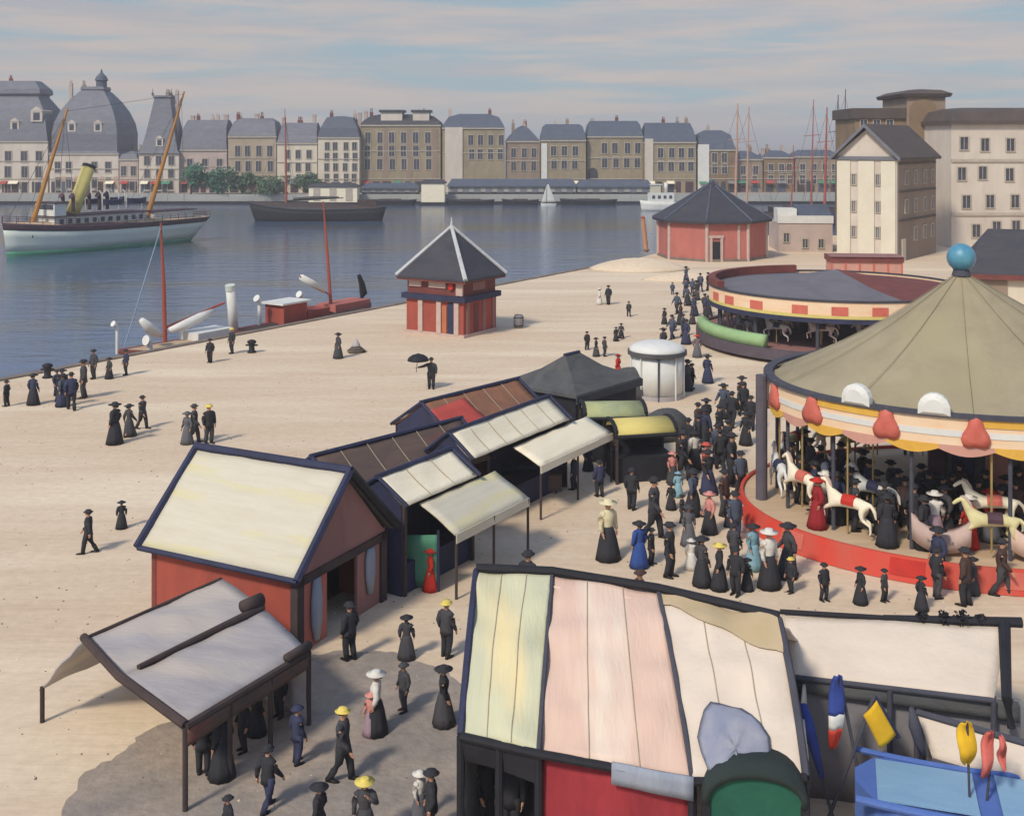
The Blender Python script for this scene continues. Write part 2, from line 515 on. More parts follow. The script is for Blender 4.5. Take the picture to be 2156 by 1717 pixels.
# low heaps of pale sand with a curbed rim beside the round red house
def heap(px, py, rx, ry, hgt, label, name='sand_heap'):
    p = P(px, py)
    mb = MB()
    rings = []
    for i in range(9):
        t = i / 8
        r = 1 - t
        zz = hgt * (1 - r * r) if t else -.02
        ring = []
        for k in range(28):
            a = 6.28318 * k / 28
            q = 1 + .16 * noise.noise(Vector((math.cos(a) * 1.7 + px, math.sin(a) * 1.7, 0)))
            ring.append((rx * r * q * math.cos(a), ry * r * q * math.sin(a), zz + .05 * noise.noise(Vector((a * 2, r * 5, px)))))
        rings.append(ring)
    mb.loft(rings)
    o = mb.build(name, m_sand, smooth=True)
    o.location = p
    tag(o, label, 'heap')
    return o
heap(1345, 566, 5.6, 4.0, 1.2, 'smooth pale mound of sand at the water edge left of the round red house')
heap(1448, 588, 4.6, 2.6, .8, 'second low sand mound just below the red house door')

# scattered pebbles and litter of the quay
rg_ = random.Random(5)
q = MB()
for k in range(2600):
    py = 300 + 33600 / rg_.uniform(24, 110)
    p = P(rg_.uniform(-20, 2000), py)
    d_ = (p - E0).dot(NV)
    if d_ < .6:
        continue
    r_ = rg_.uniform(.015, .045)
    a_ = rg_.uniform(0, 6.28)
    pts = [p + Vector((r_ * rg_.uniform(.7, 1.3) * math.cos(a_ + b_), r_ * rg_.uniform(.7, 1.3) * math.sin(a_ + b_), 0)) for b_ in (0, 1.57, 3.14, 4.71)]
    q.mi = 0 if rg_.random() < .75 else (1 if rg_.random() < .7 else 2)
    q.add(pts + [p + Vector((0, 0, r_ * .8))], [(0, 1, 4), (1, 2, 4), (2, 3, 4), (3, 0, 4)])
o = q.build('quay_gravel', [m_stone, m_sand, mat('paper_scrap', S(226, 218, 204))], None, fix=False)
o['kind'] = 'stuff'

# ------------------------------------------------------------------ houses
def add_window(root, x, z, ww, hh, y=0.0, side=None, m=None, frame=True, arch=False, pane=True):
    """a window standing proud of a wall facing -y (side='x': facing +x, at x=y)"""
    mb = MB()
    fr = max(.10, ww * .12)
    if frame:
        for (a, b, c, d) in ((-ww / 2 - fr, -ww / 2, -hh / 2, hh / 2), (ww / 2, ww / 2 + fr, -hh / 2, hh / 2),
                             (-ww / 2 - fr, ww / 2 + fr, hh / 2, hh / 2 + fr * 1.3), (-ww / 2 - fr * 1.3, ww / 2 + fr * 1.3, -hh / 2 - fr, -hh / 2)):
            mb.bx(a, b, -.16, .02, c, d)
        mb.bx(-.035, .035, -.1, .01, -hh / 2, hh / 2)
    else:
        mb.bx(-ww / 2, ww / 2, -.05, .02, -hh / 2, hh / 2)
    def place(q):
        if side == 'x':
            q.v = [Vector((y - p.y, x + p.x, z + p.z)) for p in q.v]
        else:
            q.v = [Vector((x + p.x, y + p.y, z + p.z)) for p in q.v]
        return q
    f = place(mb).build('window', (m_frame if frame else m_glass), root)
    if frame and pane:
        g = MB().bx(-ww / 2, ww / 2, -.04, .015, -hh / 2, hh / 2)
        place(g).build('pane', m or m_glass, f)
    return f

def house(name, label, px0, px1, ytop, Y, depth, wall, roofm, prof, wins=(), cat='house', cornice=True, chim=(), dorm=(), group=None, ovh=.35):
    """house facing the water; prof: [(inset m, picture y)...] of the roof"""
    x0, x1 = xq(px0, Y), xq(px1, Y)
    cx = (x0 + x1) / 2
    hw = (x1 - x0) / 2 - .06
    zt = zq(ytop, Y)
    r = thing(name, label, cat, (cx, Y, 0), 0, group)
    MB().bx(-hw, hw, 0, depth, 0, zt).build('wall', wall, r)
    if cornice:
        MB().bx(-hw - .12, hw + .12, -.3, depth + .1, zt + .002, zt + .45).build('cornice', m_frame, r)
        zc = zt + .452
    else:
        zc = zt + .002
    pr = []
    for i, it in enumerate(prof):
        z = max(zq(it[1], Y), zc + .02) if i else zc
        pr.append((it[0], z) + tuple(it[2:]))
    rf = MB().rings_roof(-hw - .05, hw + .05, -ovh, depth + ovh, pr).build('roof', roofm, r)
    rh_ = random.Random(int(px0 * 7 + 3))
    for z_ in ([3.7] + ([zt * .62] if zt > 9 else [])):
        MB().bx(-hw - .03, hw + .03, -.18, .01, z_, z_ + .22).build('string_course', m_frame, r)
    x_ = -hw + .5
    while x_ < hw - 1.6:
        wd_ = rh_.uniform(1.3, 2.6)
        f_ = MB().bx(x_, min(x_ + wd_, hw - .3), -.1, .01, .1, 3.1).build('shopfront', rh_.choice((m_slated, m_maroon, m_dwood, m_slateb)), r)
        if rh_.random() < .5:
            x1_ = min(x_ + wd_, hw - .3)
            MB().prism_x([(-1.3, 2.5), (-1.3, 2.58), (-.11, 3.3), (-.11, 3.2)], x_ - .1, x1_ + .1).build('shop_awning', rh_.choice((m_creamcv, m_redcv, m_green, m_mgreycv)), f_)
        x_ += wd_ + rh_.uniform(.5, 1.4)
    ztop_ = zq(prof[-1][1], Y)
    for k_ in range(rh_.choice((1, 2, 2, 3))):
        x_ = rh_.uniform(-hw * .85, hw * .85)
        y_ = depth * rh_.uniform(.35, .6)
        MB().bx(x_ - .45, x_ + .45, y_, y_ + .8, zc, ztop_ + rh_.uniform(.5, 1.4)).bx(x_ - .3, x_ - .1, y_ + .25, y_ + .5, ztop_, ztop_ + 1.8).bx(x_ + .1, x_ + .3, y_ + .25, y_ + .5, ztop_, ztop_ + 1.7).build('chimney', rh_.choice((m_pinkw, m_brown, m_redd)), rf)
    for (px, py, ww, hh) in wins:
        add_window(r, xq(px, Y) - cx, zq(py, Y), ww, hh)
    for (px, pt, w_) in chim:
        x = xq(px, Y) - cx
        MB().bx(x - w_ / 2, x + w_ / 2, depth * .4, depth * .4 + 1.0, zc, zq(pt, Y)).bx(x - w_ / 2 - .1, x + w_ / 2 + .1, depth * .4 - .1, depth * .4 + 1.1, zq(pt, Y) - .5, zq(pt, Y) - .2).build('chimney', m_pinkw, rf)
    for (px, py, ww, hh) in dorm:
        x, z = xq(px, Y) - cx, zq(py, Y)
        d = MB().bx(x - ww / 2, x + ww / 2, .25, depth * .45, z - hh / 2, z + hh / 2).prism_y([(x - ww / 2 - .15, z + hh / 2), (x + ww / 2 + .15, z + hh / 2), (x, z + hh / 2 + ww * .4)], .1, depth * .45).build('dormer', m_white, rf)
        g = MB().bx(x - ww * .28, x + ww * .28, .2, .3, z - hh * .35, z + hh * .35).build('window', m_glass, rf)
    return r

def grid(xs, ys, ww, hh):
    return [(x + random.uniform(-1.5, 1.5), y, ww, hh) for y in ys for x in xs]

GH = 'houses along the far quay'
YF = 318
house('hotel', 'white hotel at the left picture edge with grey domed mansard roof', -70, 101, 300, YF, 16, m_white, m_slate,
      [(0, 300), (.4, 280), (1.0, 255), (2.2, 228), (4.2, 205), (4.4, 200), (3.6, 196), (3.8, 186), (6, 168)], grid((18, 52, 82), (330, 362, 395), 1.7, 3.0), 'hotel', dorm=((76, 245, 3.2, 3.0), (30, 265, 2.4, 2.6)), group=GH)
r = house('domed_hotel', 'white hotel under the huge round grey slate dome', 104, 250, 326, YF, 18, m_white, m_slate,
          [(0, 326), (.5, 318), (.55, 300), (.5, 282), (1.0, 258), (2.2, 234), (4.0, 211), (5.8, 194), (6.6, 188), (6.3, 186), (6.5, 180)], grid((122, 146, 200, 228), (352, 385, 412), 1.5, 2.9), 'hotel',
          dorm=((150, 268, 2.2, 2.4), (205, 268, 2.2, 2.4)), group=GH)
cxr = (xq(104, YF) + xq(250, YF)) / 2
MB().lathe([(1.5, zq(180, YF)), (1.5, zq(168, YF)), (1.9, zq(166, YF)), (1.4, zq(158, YF)), (.4, zq(150, YF)), (.12, zq(142, YF))], (xq(192, YF) - cxr, 8, 0), 12).build('cupola', m_slateb, r)
for px in (133, 160, 172, 215, 243):
    MB().bx(xq(px, YF) - cxr - .55, xq(px, YF) - cxr + .55, -.07, .01, zq(398, YF), zq(372, YF)).build('shutter_panel', m_peach, r)
house('link_house', 'narrow pale house between the dome and the steep tower roof', 251, 291, 338, YF, 12, m_pinkw, m_slate, [(0, 338), (.6, 325), (3, 318)], grid((262, 280), (360, 392), 1.4, 2.6), group=GH)
r = house('tower_house', 'white corner tower with steep flat topped slate roof', 292, 377, 326, YF - 1.5, 11, m_white, m_slate,
          [(-.3, 326), (.5, 318), (1.6, 280), (2.7, 235), (3.4, 206), (3.0, 204), (3.1, 200)], grid((311, 335, 360), (338, 365, 390, 412), 1.5, 2.5), 'tower house', group=GH, dorm=((335, 300, 2.0, 2.2),))
cxr = (xq(292, YF - 1.5) + xq(377, YF - 1.5)) / 2
for px in (312, 352):
    x = xq(px, YF - 1.5) - cxr
    MB().lathe([(.3, zq(201, YF)), (.35, zq(197, YF)), (.1, zq(193, YF)), (.05, zq(186, YF))], (x, 4, 0), 8).build('finial', m_slateb, r)
house('quay_house', 'pinkish house with long low grey roof beside the steep tower', 379, 478, 318, YF, 12, m_pinkw, m_slate, [(0, 318), (.2, 302, .4), (.5, 270, 1.6), (.9, 252, 5)], grid((400, 432, 462), (345, 375), 1.5, 2.8), group=GH, chim=((395, 242, 1.0), (466, 240, 1.2)))
house('quay_house', 'beige house with grey roof behind the round dark shrubs', 480, 582, 290, YF, 12, m_beige, m_slate, [(0, 290), (.3, 276, .6), (1.0, 256, 3), (2.4, 248, 5.4)], grid((500, 522, 545, 568), (318, 350), 1.4, 2.9), group=GH, chim=((532, 238, 1.1),))
house('quay_house', 'low cream house with hipped grey roof right of the red mast', 583, 668, 304, YF, 12, m_cream, m_slate, [(0, 304), (.3, 286, 1), (.8, 258, 5.2)], grid((606, 628, 650), (325, 352, 378), 1.3, 2.3), group=GH, chim=((655, 240, .9), (590, 246, .9)))
house('quay_house', 'tall cream house with blue slate roof and four rows of windows', 669, 757, 292, YF - 1, 12, m_cream, m_slateb, [(0, 292), (.6, 270), (2.2, 247), (4.8, 244)], grid((688, 706, 728, 746), (308, 330, 352, 374), 1.2, 2.1), group=GH, chim=((752, 236, 1.0),))
r = house('terrace_house', 'olive terrace with two white attic blocks on its roof', 759, 928, 266, YF + 2, 13, m_olive, m_slated, [(0, 266), (.5, 256), (2.5, 244), (5, 240)], grid((775, 800, 826, 850, 876, 902), (290, 318, 346), 1.5, 3.0), 'terrace', group=GH, chim=((765, 232, 1.0),))
cxr = (xq(759, YF + 2) + xq(928, YF + 2)) / 2
for px, hw in ((824, 3.0), (886, 2.3)):
    x = xq(px, YF + 2) - cxr
    a = MB().bx(x - hw, x + hw, .5, 7, zq(258, YF), zq(236, YF)).build('attic_block', m_white, r)
    MB().bx(x - hw - .5, x + hw + .5, .1, 7.5, zq(236, YF) + .004, zq(231, YF)).build('attic_roof', m_slated, a)
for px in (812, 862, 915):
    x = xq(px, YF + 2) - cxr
    MB().bx(x - .9, x + .9, -.1, .01, zq(380, YF), zq(272, YF)).build('brown_pier', m_brown, r)
r = house('terrace_house', 'olive house with humped blue roof and a pale blank end wall', 931, 1062, 272, YF, 13, m_olive, m_slateb, [(0, 272), (.3, 262, .7), (1.6, 246, 3), (4.5, 239, 5.6)], grid((992, 1012, 1034, 1054), (295, 325), 1.4, 2.8), 'terrace', group=GH)
cxr = (xq(931, YF) + xq(1062, YF)) / 2
MB().bx(xq(937, YF) - cxr, xq(974, YF) - cxr, -.35, .01, .1, zq(268, YF)).build('end_wall', m_white, r)
house('terrace_house', 'small brown house sagging between two humped blue roofs', 1064, 1136, 300, YF + 1, 12, m_brown, m_slateb, [(0, 300), (.6, 290), (3, 270), (4.6, 264)], grid((1082, 1104, 1124), (322, 350), 1.3, 2.6), 'terrace', group=GH)
r = house('terrace_house', 'olive house with rounded blue roof and white corner strip', 1138, 1234, 298, YF, 13, m_olive, m_slateb, [(0, 298), (.2, 284, .6), (.8, 266, 2.6), (1.6, 261, 5.2)], grid((1166, 1188, 1210), (318, 346), 1.5, 2.6), 'terrace', group=GH)
cxr = (xq(1138, YF) + xq(1234, YF)) / 2
MB().bx(xq(1140, YF) - cxr, xq(1152, YF) - cxr, -.3, .01, .1, zq(302, YF)).build('corner_strip', m_wpaint, r)
r = house('terrace_house', 'broad olive house with tall dark arched opening at its left', 1236, 1354, 290, YF + 2, 13, m_olive, m_slateb, [(0, 290), (.2, 278, .6), (.6, 262, 2.6), (1.2, 254, 5.4)], grid((1272, 1296, 1320, 1342), (312, 342), 1.5, 2.9), 'terrace', group=GH, chim=((1250, 248, 1.0),))
cxr = (xq(1236, YF + 2) + xq(1354, YF + 2)) / 2
x = xq(1248, YF + 2) - cxr
MB().prism_y([(x - 1.4, .2), (x + 1.4, .2), (x + 1.4, 5.5)] + [(x + 1.4 * math.cos(a), 5.5 + 1.4 * math.sin(a)) for a in (.5, 1.0, 1.57, 2.1, 2.6)] + [(x - 1.4, 5.5)], -.12, .01).build('arched_opening', m_slated, r)
r = house('terrace_house', 'olive house with blue roof and a pale chimney wall at its left end', 1356, 1466, 302, YF, 13, m_olive, m_slateb, [(0, 302), (.1, 288, .6), (.5, 272, 2.6), (1.0, 258, 5.4)], grid((1392, 1414, 1436, 1456), (322, 350), 1.5, 2.7), 'terrace', group=GH)
cxr = (xq(1356, YF) + xq(1466, YF)) / 2
MB().bx(xq(1358, YF) - cxr, xq(1375, YF) - cxr, -.4, .01, .1, zq(292, YF)).build('pale_wall', m_white, r)
r = house('terrace_house', 'last blue roofed house of the row with a bright white gable strip', 1468, 1548, 318, YF + 1, 12, m_brown2, m_slateb, [(0, 318), (.2, 306, .6), (.8, 284, 2.6), (3.0, 274, 5)], grid((1506, 1526), (332, 356), 1.4, 2.6), 'terrace', group=GH)
cxr = (xq(1468, YF + 1) + xq(1548, YF + 1)) / 2
MB().bx(xq(1470, YF) - cxr, xq(1494, YF) - cxr, -.4, .01, .1, zq(304, YF)).build('gable_strip', m_wpaint, r)
house('brown_house', 'low brown house behind the pair of pale masts', 1549, 1606, 338, YF + 4, 12, m_brown, m_slateb, [(0, 338), (.5, 330), (3, 318)], grid((1566, 1590), (358, 380), 1.4, 2.4), group=GH)
house('brown_house', 'brown house under a straight blue roof left of the short red mast', 1608, 1672, 334, YF + 4, 12, m_brown2, m_slateb, [(0, 334), (.5, 328), (3, 317)], grid((1624, 1646, 1662), (354, 378), 1.4, 2.4), group=GH, chim=((1615, 311, .9),))
house('brown_house', 'brown house under a blue roof behind the group of thin masts', 1674, 1775, 332, YF + 4, 12, m_brown, m_slateb, [(0, 332), (.5, 328), (3, 316)], grid((1690, 1714, 1738, 1758), (354, 378), 1.4, 2.4), group=GH, chim=((1730, 310, .9),))

# low sheds on the far quay
def qshed(name, label, px0, px1, ytop, yroof, Y, wallm, roofm, cat='shed', doors=0, z0=0.0, D=5.0):
    x0, x1 = xq(px0, Y), xq(px1, Y)
    cx = (x0 + x1) / 2
    hw = (x1 - x0) / 2
    zt = zq(ytop, Y)
    r = thing(name, label, cat, (cx, Y, 0), 0, 'sheds on the far quay')
    MB().bx(-hw, hw, 0, D, z0 + .1, zt).build('wall', wallm, r)
    MB().bx(-hw - (.02 if z0 == 0 else .6), hw + (.02 if z0 == 0 else .6), -.06 if z0 == 0 else -.5, D + .05, z0 - (0 if z0 == 0 else .9), z0 + .5 * (z0 == 0) + .15).build('plinth', m_black, r)
    MB().rings_roof(-hw - .4, hw + .4, -.6 if z0 == 0 else -.3, D + .6 if z0 == 0 else D + .3, [(0, zt + .004), (0, zt + .2), (1.2, zq(yroof, Y), D * .52)]).build('roof', roofm, r)
    for k in range(doors):
        x = -hw + (k + .5) * 2 * hw / doors
        MB().bx(x - .9, x + .9, -.09, .01, z0 + .5, zt - .35).build('door', m_slate if z0 == 0 else m_frame, r)
    return r
YQ = 308
qshed('quay_shed', 'cream shed with dark roof behind the black sailing barge', 650, 752, 394, 386, 300.5, m_creamcv, m_slated, doors=3, z0=-1.9, D=4.2)
qshed('quay_shed', 'short pale grey shed left of the white pavilion', 762, 880, 397, 386, YQ, m_qshed, m_slateb, doors=5)
qshed('quay_pavilion', 'bright cream cube pavilion with dark ends on the far quay', 887, 936, 386, 378, 300.5, m_creamcv, m_slated, 'pavilion', doors=0, z0=-1.9, D=4.2)
qshed('quay_shed', 'very long pale shed with blue roof right of the white pavilion', 944, 1212, 393, 377, YQ, m_qshed, m_slateb, doors=11)
qshed('quay_shed', 'long pale shed with blue roof ending behind the round red house', 1216, 1372, 394, 379, YQ, m_qshed, m_slateb, doors=6)

# trees of the far quay
def leafy(name, label, px, ybase, ytop, wpx, Y, m, cat='tree', n=1900):
    x = xq(px, Y)
    r = thing(name, label, cat, (x, Y, 0), 0, 'trees on the far quay')
    ht = zq(ytop, Y)
    w2 = wpx * Y / F / 2 * 1.15
    MB().tube([(0, 0, 0), (.1, 0, ht * .35), (-.1, 0, ht * .6)], [.28, .2, .1]).tube([(.05, 0, ht * .3), (w2 * .5, .3, ht * .65)], [.13, .05]).tube([(.05, 0, ht * .3), (-w2 * .5, -.3, ht * .6)], [.13, .05]).build('trunk', m_bark, r)
    mb = MB()
    cl = []
    for k in range(9):
        a = random.uniform(0, 6.28)
        q = random.uniform(.15, .75)
        cl.append((w2 * q * math.cos(a), w2 * .8 * q * math.sin(a), ht * random.uniform(.25, .78), random.uniform(.36, .58) * w2))
    for k in range(n):
        cx_, cy_, cz_, cr = random.choice(cl)
        d = Vector((random.gauss(0, 1), random.gauss(0, 1), random.gauss(0, 1))).normalized() * cr * random.uniform(.55, 1.05)
        p = Vector((cx_, cy_, cz_)) + Vector((d.x, d.y, d.z * .85))
        p.z = max(.25, min(p.z, ht))
        s = random.uniform(.22, .5)
        t1 = Vector((random.gauss(0, 1), random.gauss(0, 1), random.gauss(0, .7))).normalized()
        t2 = t1.cross(Vector((random.gauss(0, 1), random.gauss(0, 1), 1))).normalized()
        mb.add([p - t1 * s, p + t2 * s * .6, p + t1 * s, p - t2 * s * .6], [(0, 1, 2, 3)])
    mb.build('crown', m, r, fix=False)
    return r
YT = 308
leafy('tree', 'teal green tree standing against the white tower house', 402, 412, 340, 54, YT, m_leaf1)
leafy('tree', 'round dark tree right of the teal green tree', 458, 408, 352, 62, YT - .5, m_leaf1)
leafy('tree', 'low rounded green tree in the middle of the far quay trees', 510, 408, 356, 56, YT + 1, m_leaf2)
leafy('tree', 'wide low dark tree just left of the red mast', 560, 410, 372, 90, YT - .5, m_leaf2)
leafy('tree', 'small bright green tree standing alone right of the red mast', 652, 400, 364, 58, YT + 5, m_leaf2)

# ------------------------------------------------------------------ boats
class Hull:
    def __init__(s, L, B, z0, zd_bow, zd_mid, zd_stern, cb=.04, cs=.05, full=.5, sternw=.5):
        s.L, s.B, s.z0, s.zb, s.zm, s.zs, s.cb, s.cs, s.full, s.sw = L, B, z0, zd_bow, zd_mid, zd_stern, cb, cs, full, sternw
    def bm(s, t):
        a = min(1, t / .38)
        w_ = math.sin(a * math.pi / 2) ** s.full
        if t > .62:
            q = (t - .62) / .38
            w_ *= 1 - (1 - s.sw) * q * q
        if t > .97:
            w_ *= .55
        return max(.02, s.B / 2 * w_)
    def zd(s, t):
        if t < .5:
            return s.zm + (s.zb - s.zm) * (1 - t / .5) ** 2
        return s.zm + (s.zs - s.zm) * ((t - .5) / .5) ** 2
    def loop(s, f, off=0.0, n=22):
        R_, L_ = [], []
        for i in range(n + 1):
            t = i / n
            x = s.L * (t * (1 - (1 - f) * (s.cb + s.cs)) + (1 - f) * s.cb)
            b = s.bm(t) * (.8 + .2 * f) + off
            z = s.z0 + (s.zd(t) - s.z0) * f
            R_.append(Vector((x, b, z)))
            L_.append(Vector((x, -b, z)))
        return R_ + L_[::-1]
    def band(s, mb, f0, f1, off=0.0, cap=True):
        fs = [f0 + (f1 - f0) * k / 3 for k in range(4)]
        return mb.loft([s.loop(f, off) for f in fs], cap)
def cowl(mb, x, y, z, h, r=.22):
    return mb.tube([(x, y, z), (x, y, z + h * .75), (x - .1, y, z + h * .93), (x - .35, y, z + h)], [r * .8, r * .8, r, r * 1.5], 10)

# white steam yacht
bw = Vector((-72.9, 163, -2.5))
yacht = thing('steam_yacht', 'white steam yacht with yellow funnel and two raked orange masts', 'ship', bw, math.atan2(.844, .536))
hl = Hull(38.5, 6.4, 0, 5.0, 3.9, 3.9, cb=.02, cs=.11, full=.75, sternw=.45)
hl.band(MB(), .16, .8).build('hull', m_hullw, yacht, True)
hl.band(MB(), -.12, .16, .03).build('boot_topping', m_hullg, yacht, True)
hl.band(MB(), .8, 1.0, .03).build('sheer_strake', m_maroon, yacht, True)
d = MB()
hl.band(d, 1.0, 1.004, -.05)
d.build('deck', m_wood, yacht)
dh = MB().bx(7.2, 24.0, -1.9, 1.9, 3.9, 5.5).build('deckhouse', m_wpaint, yacht)
MB().bx(6.8, 24.6, -2.3, 2.3, 5.505, 5.65).build('deckhouse_roof', m_maroon, dh)
for k in range(11):
    x = 8.4 + k * 1.45
    for sgn in (-1, 1):
        MB().bx(x - .35, x + .35, sgn * 1.9 - .04, sgn * 1.9 + .04, 4.4, 5.1).build('window', m_glass, dh)
MB().bx(26, 34, -1.5, 1.5, 3.9, 5.3).build('saloon', m_wpaint, yacht)
MB().bx(25.6, 34.5, -1.8, 1.8, 5.304, 5.45).build('saloon_roof', m_maroon, yacht)
br = MB().bx(6.9, 8.9, -2.3, 2.3, 5.655, 7.5).build('bridge', m_wpaint, yacht)
MB().bx(6.7, 9.2, -2.6, 2.6, 7.504, 7.65).build('bridge_roof', m_maroon, br)
MB().bx(6.85, 6.92, -2.0, 2.0, 6.6, 7.3).build('window', m_glass, br)
def raked(mb, x, z0, z1, rake, r0, r1):
    return mb.tube([(x, 0, z0), (x + rake * .5, 0, (z0 + z1) / 2), (x + rake, 0, z1)], [r0, (r0 + r1) / 2, r1], 10)
raked(MB(), 4.6, 3.9, 21.6, 6.2, .42, .16).build('mast', m_orange, yacht)
raked(MB(), 25.4, 3.5, 25.0, 8.0, .46, .16).build('mast', m_orange, yacht)
fn = raked(MB(), 11.6, 5.6, 12.8, 3.0, 1.05, 1.0).build('funnel', m_yfun, yacht, True)
raked(MB(), 14.5, 12.55, 13.0, .2, 1.06, 1.06).build('funnel_cap', m_black, fn)
for (x, y) in ((10.9, 1.2), (10.9, -1.2), (15.6, 1.2), (15.6, -1.2), (18.0, 0)):
    cowl(MB(), x, y, 6.1, 2.4, .35).build('ventilator', m_maroon, yacht)
for x in (17.0, 21.5):
    for sgn in (-1, 1):
        q = MB()
        hb = Hull(3.8, 1.2, 6.9, 7.9, 7.6, 7.9, full=.8, sternw=.2)
        hb.band(q, 0, 1)
        q.v = [Vector((p.x + x - 1.9, p.y + sgn * 2.6, p.z)) for p in q.v]
        lb = q.build('lifeboat', m_navy, yacht)
        MB().tube([(x - 1.5, sgn * 2.0, 6.1), (x - 1.5, sgn * 2.1, 8.6), (x - 1.5, sgn * 2.6, 8.9)], .07).tube([(x + 1.5, sgn * 2.0, 6.1), (x + 1.5, sgn * 2.1, 8.6), (x + 1.5, sgn * 2.6, 8.9)], .07).build('davit', m_wpaint, lb)
rl = MB()
for f in (.35, .7, 1.0):
    lp = hl.loop(1.0, -.12)
    rl.tube([p + Vector((0, 0, f)) for p in lp[:23]], .03, 5)
    rl.tube([p + Vector((0, 0, f)) for p in lp[23:]], .03, 5)
for p in hl.loop(1.0, -.12):
    rl.bx(p.x - .03, p.x + .03, p.y - .03, p.y + .03, p.z, p.z + 1.0)
rl.build('railing', m_maroon, yacht)
rg = MB()
for x, z, xr in ((4.6, 21.6, 6.2), (25.4, 25.0, 8.0)):
    for dx, sy in ((-4, 2.2), (5, 2.4), (-4, -2.2), (5, -2.4)):
        rg.tube([(x + xr * .93, 0, z - 1), (x + dx + 1, sy, 4)], .035, 4)
rg.tube([(10.6, 0, 21.2), (33, 0, 24.6)], .03, 4)
rg.build('rigging', m_pole, yacht)
nm = MB()
for sgn in (-1,):
    nm.tube([(3.5, sgn * 1.9, 2.9), (3.6, sgn * 1.95, 2.9)], .2)
nm.build('hawse_hole', m_black, yacht)

# black sailing barge
barge = thing('sailing_barge', 'long black sailing barge with a single red mast by the far quay', 'barge', (xq(522, 240), 240, -2.5), R(3))
hb = Hull(29, 6, 0, 4.2, 2.6, 3.0, cb=.05, cs=.03, full=.6, sternw=.7)
hb.band(MB(), -.1, .85).build('hull', m_black, barge, True)
hb.band(MB(), .85, 1.0, .06).build('gunwale', m_slated, barge, True)
dk = MB()
hb.band(dk, 1.0, 1.003, -.1)
dk.build('deck', m_dwood, barge)
MB().bx(12, 22, -1.8, 1.8, 2.55, 3.3).build('hatch_cover', m_dwood, barge)
MB().tube([(8, 0, 2.5), (7.9, 0, 14), (7.7, 0, 23.6)], [.26, .2, .07], 10).build('mast', m_redspar, barge)
MB().tube([(8.2, 0, 4.2), (20, 0, 4.8)], [.16, .1], 8).build('boom', m_dwood, barge)
MB().tube([(9.5, 0, 4.6), (14, 0, 4.85), (19, 0, 4.95)], [.25, .34, .16], 8).build('furled_sail', m_dgreycv, barge)
MB().tube([(7.75, 0, 22), (1.0, 0, 4)], .03, 4).tube([(7.75, 0, 22), (10, 2.4, 2.7)], .03, 4).tube([(7.75, 0, 22), (10, -2.4, 2.7)], .03, 4).build('rigging', m_pole, barge)
MB().bx(23, 27, -1.3, 1.3, 2.7, 4.4).build('cabin', m_dwood, barge)

# black lighters moored along the far wall
def lighter(label, px0, px1, Y=301):
    x0, x1 = xq(px0, Y), xq(px1, Y)
    r = thing('lighter', label, 'boat', (x0, Y, -2.5), 0, 'lighters along the far quay wall')
    q = Hull(x1 - x0, 3.6, 0, 1.7, 1.2, 1.5, full=.5, sternw=.8)
    q.band(MB(), -.1, 1).build('hull', m_black, r)
    q.band(MB(), .86, 1.01, .07).build('gunwale', m_slated, r)
    MB().bx((x1 - x0) * .3, (x1 - x0) * .7, -1.1, 1.1, 1.2, 1.6).build('hatch_cover', m_dwood, r)
lighter('low black lighter moored under the short pale grey shed', 762, 878)
lighter('low black lighter moored below and right of the white pavilion', 940, 1042)
lighter('low black lighter with brownish hatch between the pavilion and the white sail', 1056, 1135)
lighter('low black lighter moored right of the little white sail', 1178, 1300, 302)

# small white sailing boat
sb = thing('sailing_dinghy', 'tiny white sailing boat crossing before the long pale shed', 'boat', (xq(1138, 296), 296, -2.5), 0)
q = Hull(4.2, 1.5, 0, .8, .6, .7, full=.8, sternw=.7)
q.band(MB(), -.1, 1).build('hull', m_wpaint, sb)
MB().tube([(1.7, 0, .5), (1.7, 0, 6.0)], [.07, .04], 6).build('mast', m_dwood, sb)
MB().sheet((1.75, 0, 1.0), (4.0, .25, 1.1), (2.1, .1, 5.6), (1.75, 0, 5.7), 6, 8, .12, .03, 0, up=Vector((0, -1, 0))).build('sail', m_wpaint, sb, True)
MB().sheet((1.62, 0, 5.3), (1.55, 0, 5.2), (.2, .05, .9), (1.55, .1, 1.0), 6, 8, .08, .03, 0, up=Vector((0, -1, 0))).build('jib', m_wpaint, sb, True)

# white launch beside the round red house
wl = thing('white_launch', 'white launch with stepped cabin seen left of the round red house roof', 'boat', (xq(1347, 276), 276, -2.5), R(6))
q = Hull(11, 3.2, 0, 2.6, 2.0, 2.2, full=.7, sternw=.7)
q.band(MB(), -.1, 1).build('hull', m_wpaint, wl, True)
MB().bx(2.2, 8.2, -1.2, 1.2, 2.0, 4.3).build('cabin', m_wpaint, wl)
MB().bx(2.8, 5.0, -1.0, 1.0, 4.304, 6.2).build('wheelhouse', m_ivory, wl)
MB().bx(2.6, 5.3, -1.2, 1.2, 6.204, 6.4).build('wheelhouse_roof', m_wpaint, wl)
MB().tube([(6.4, 0, 4.3), (6.5, 0, 6.8)], .45, 10).build('funnel', m_wpaint, wl, True)
for k in range(4):
    MB().bx(2.8 + k * 1.4, 3.5 + k * 1.4, -1.23, -1.17, 2.9, 3.7).build('window', m_glass, wl)

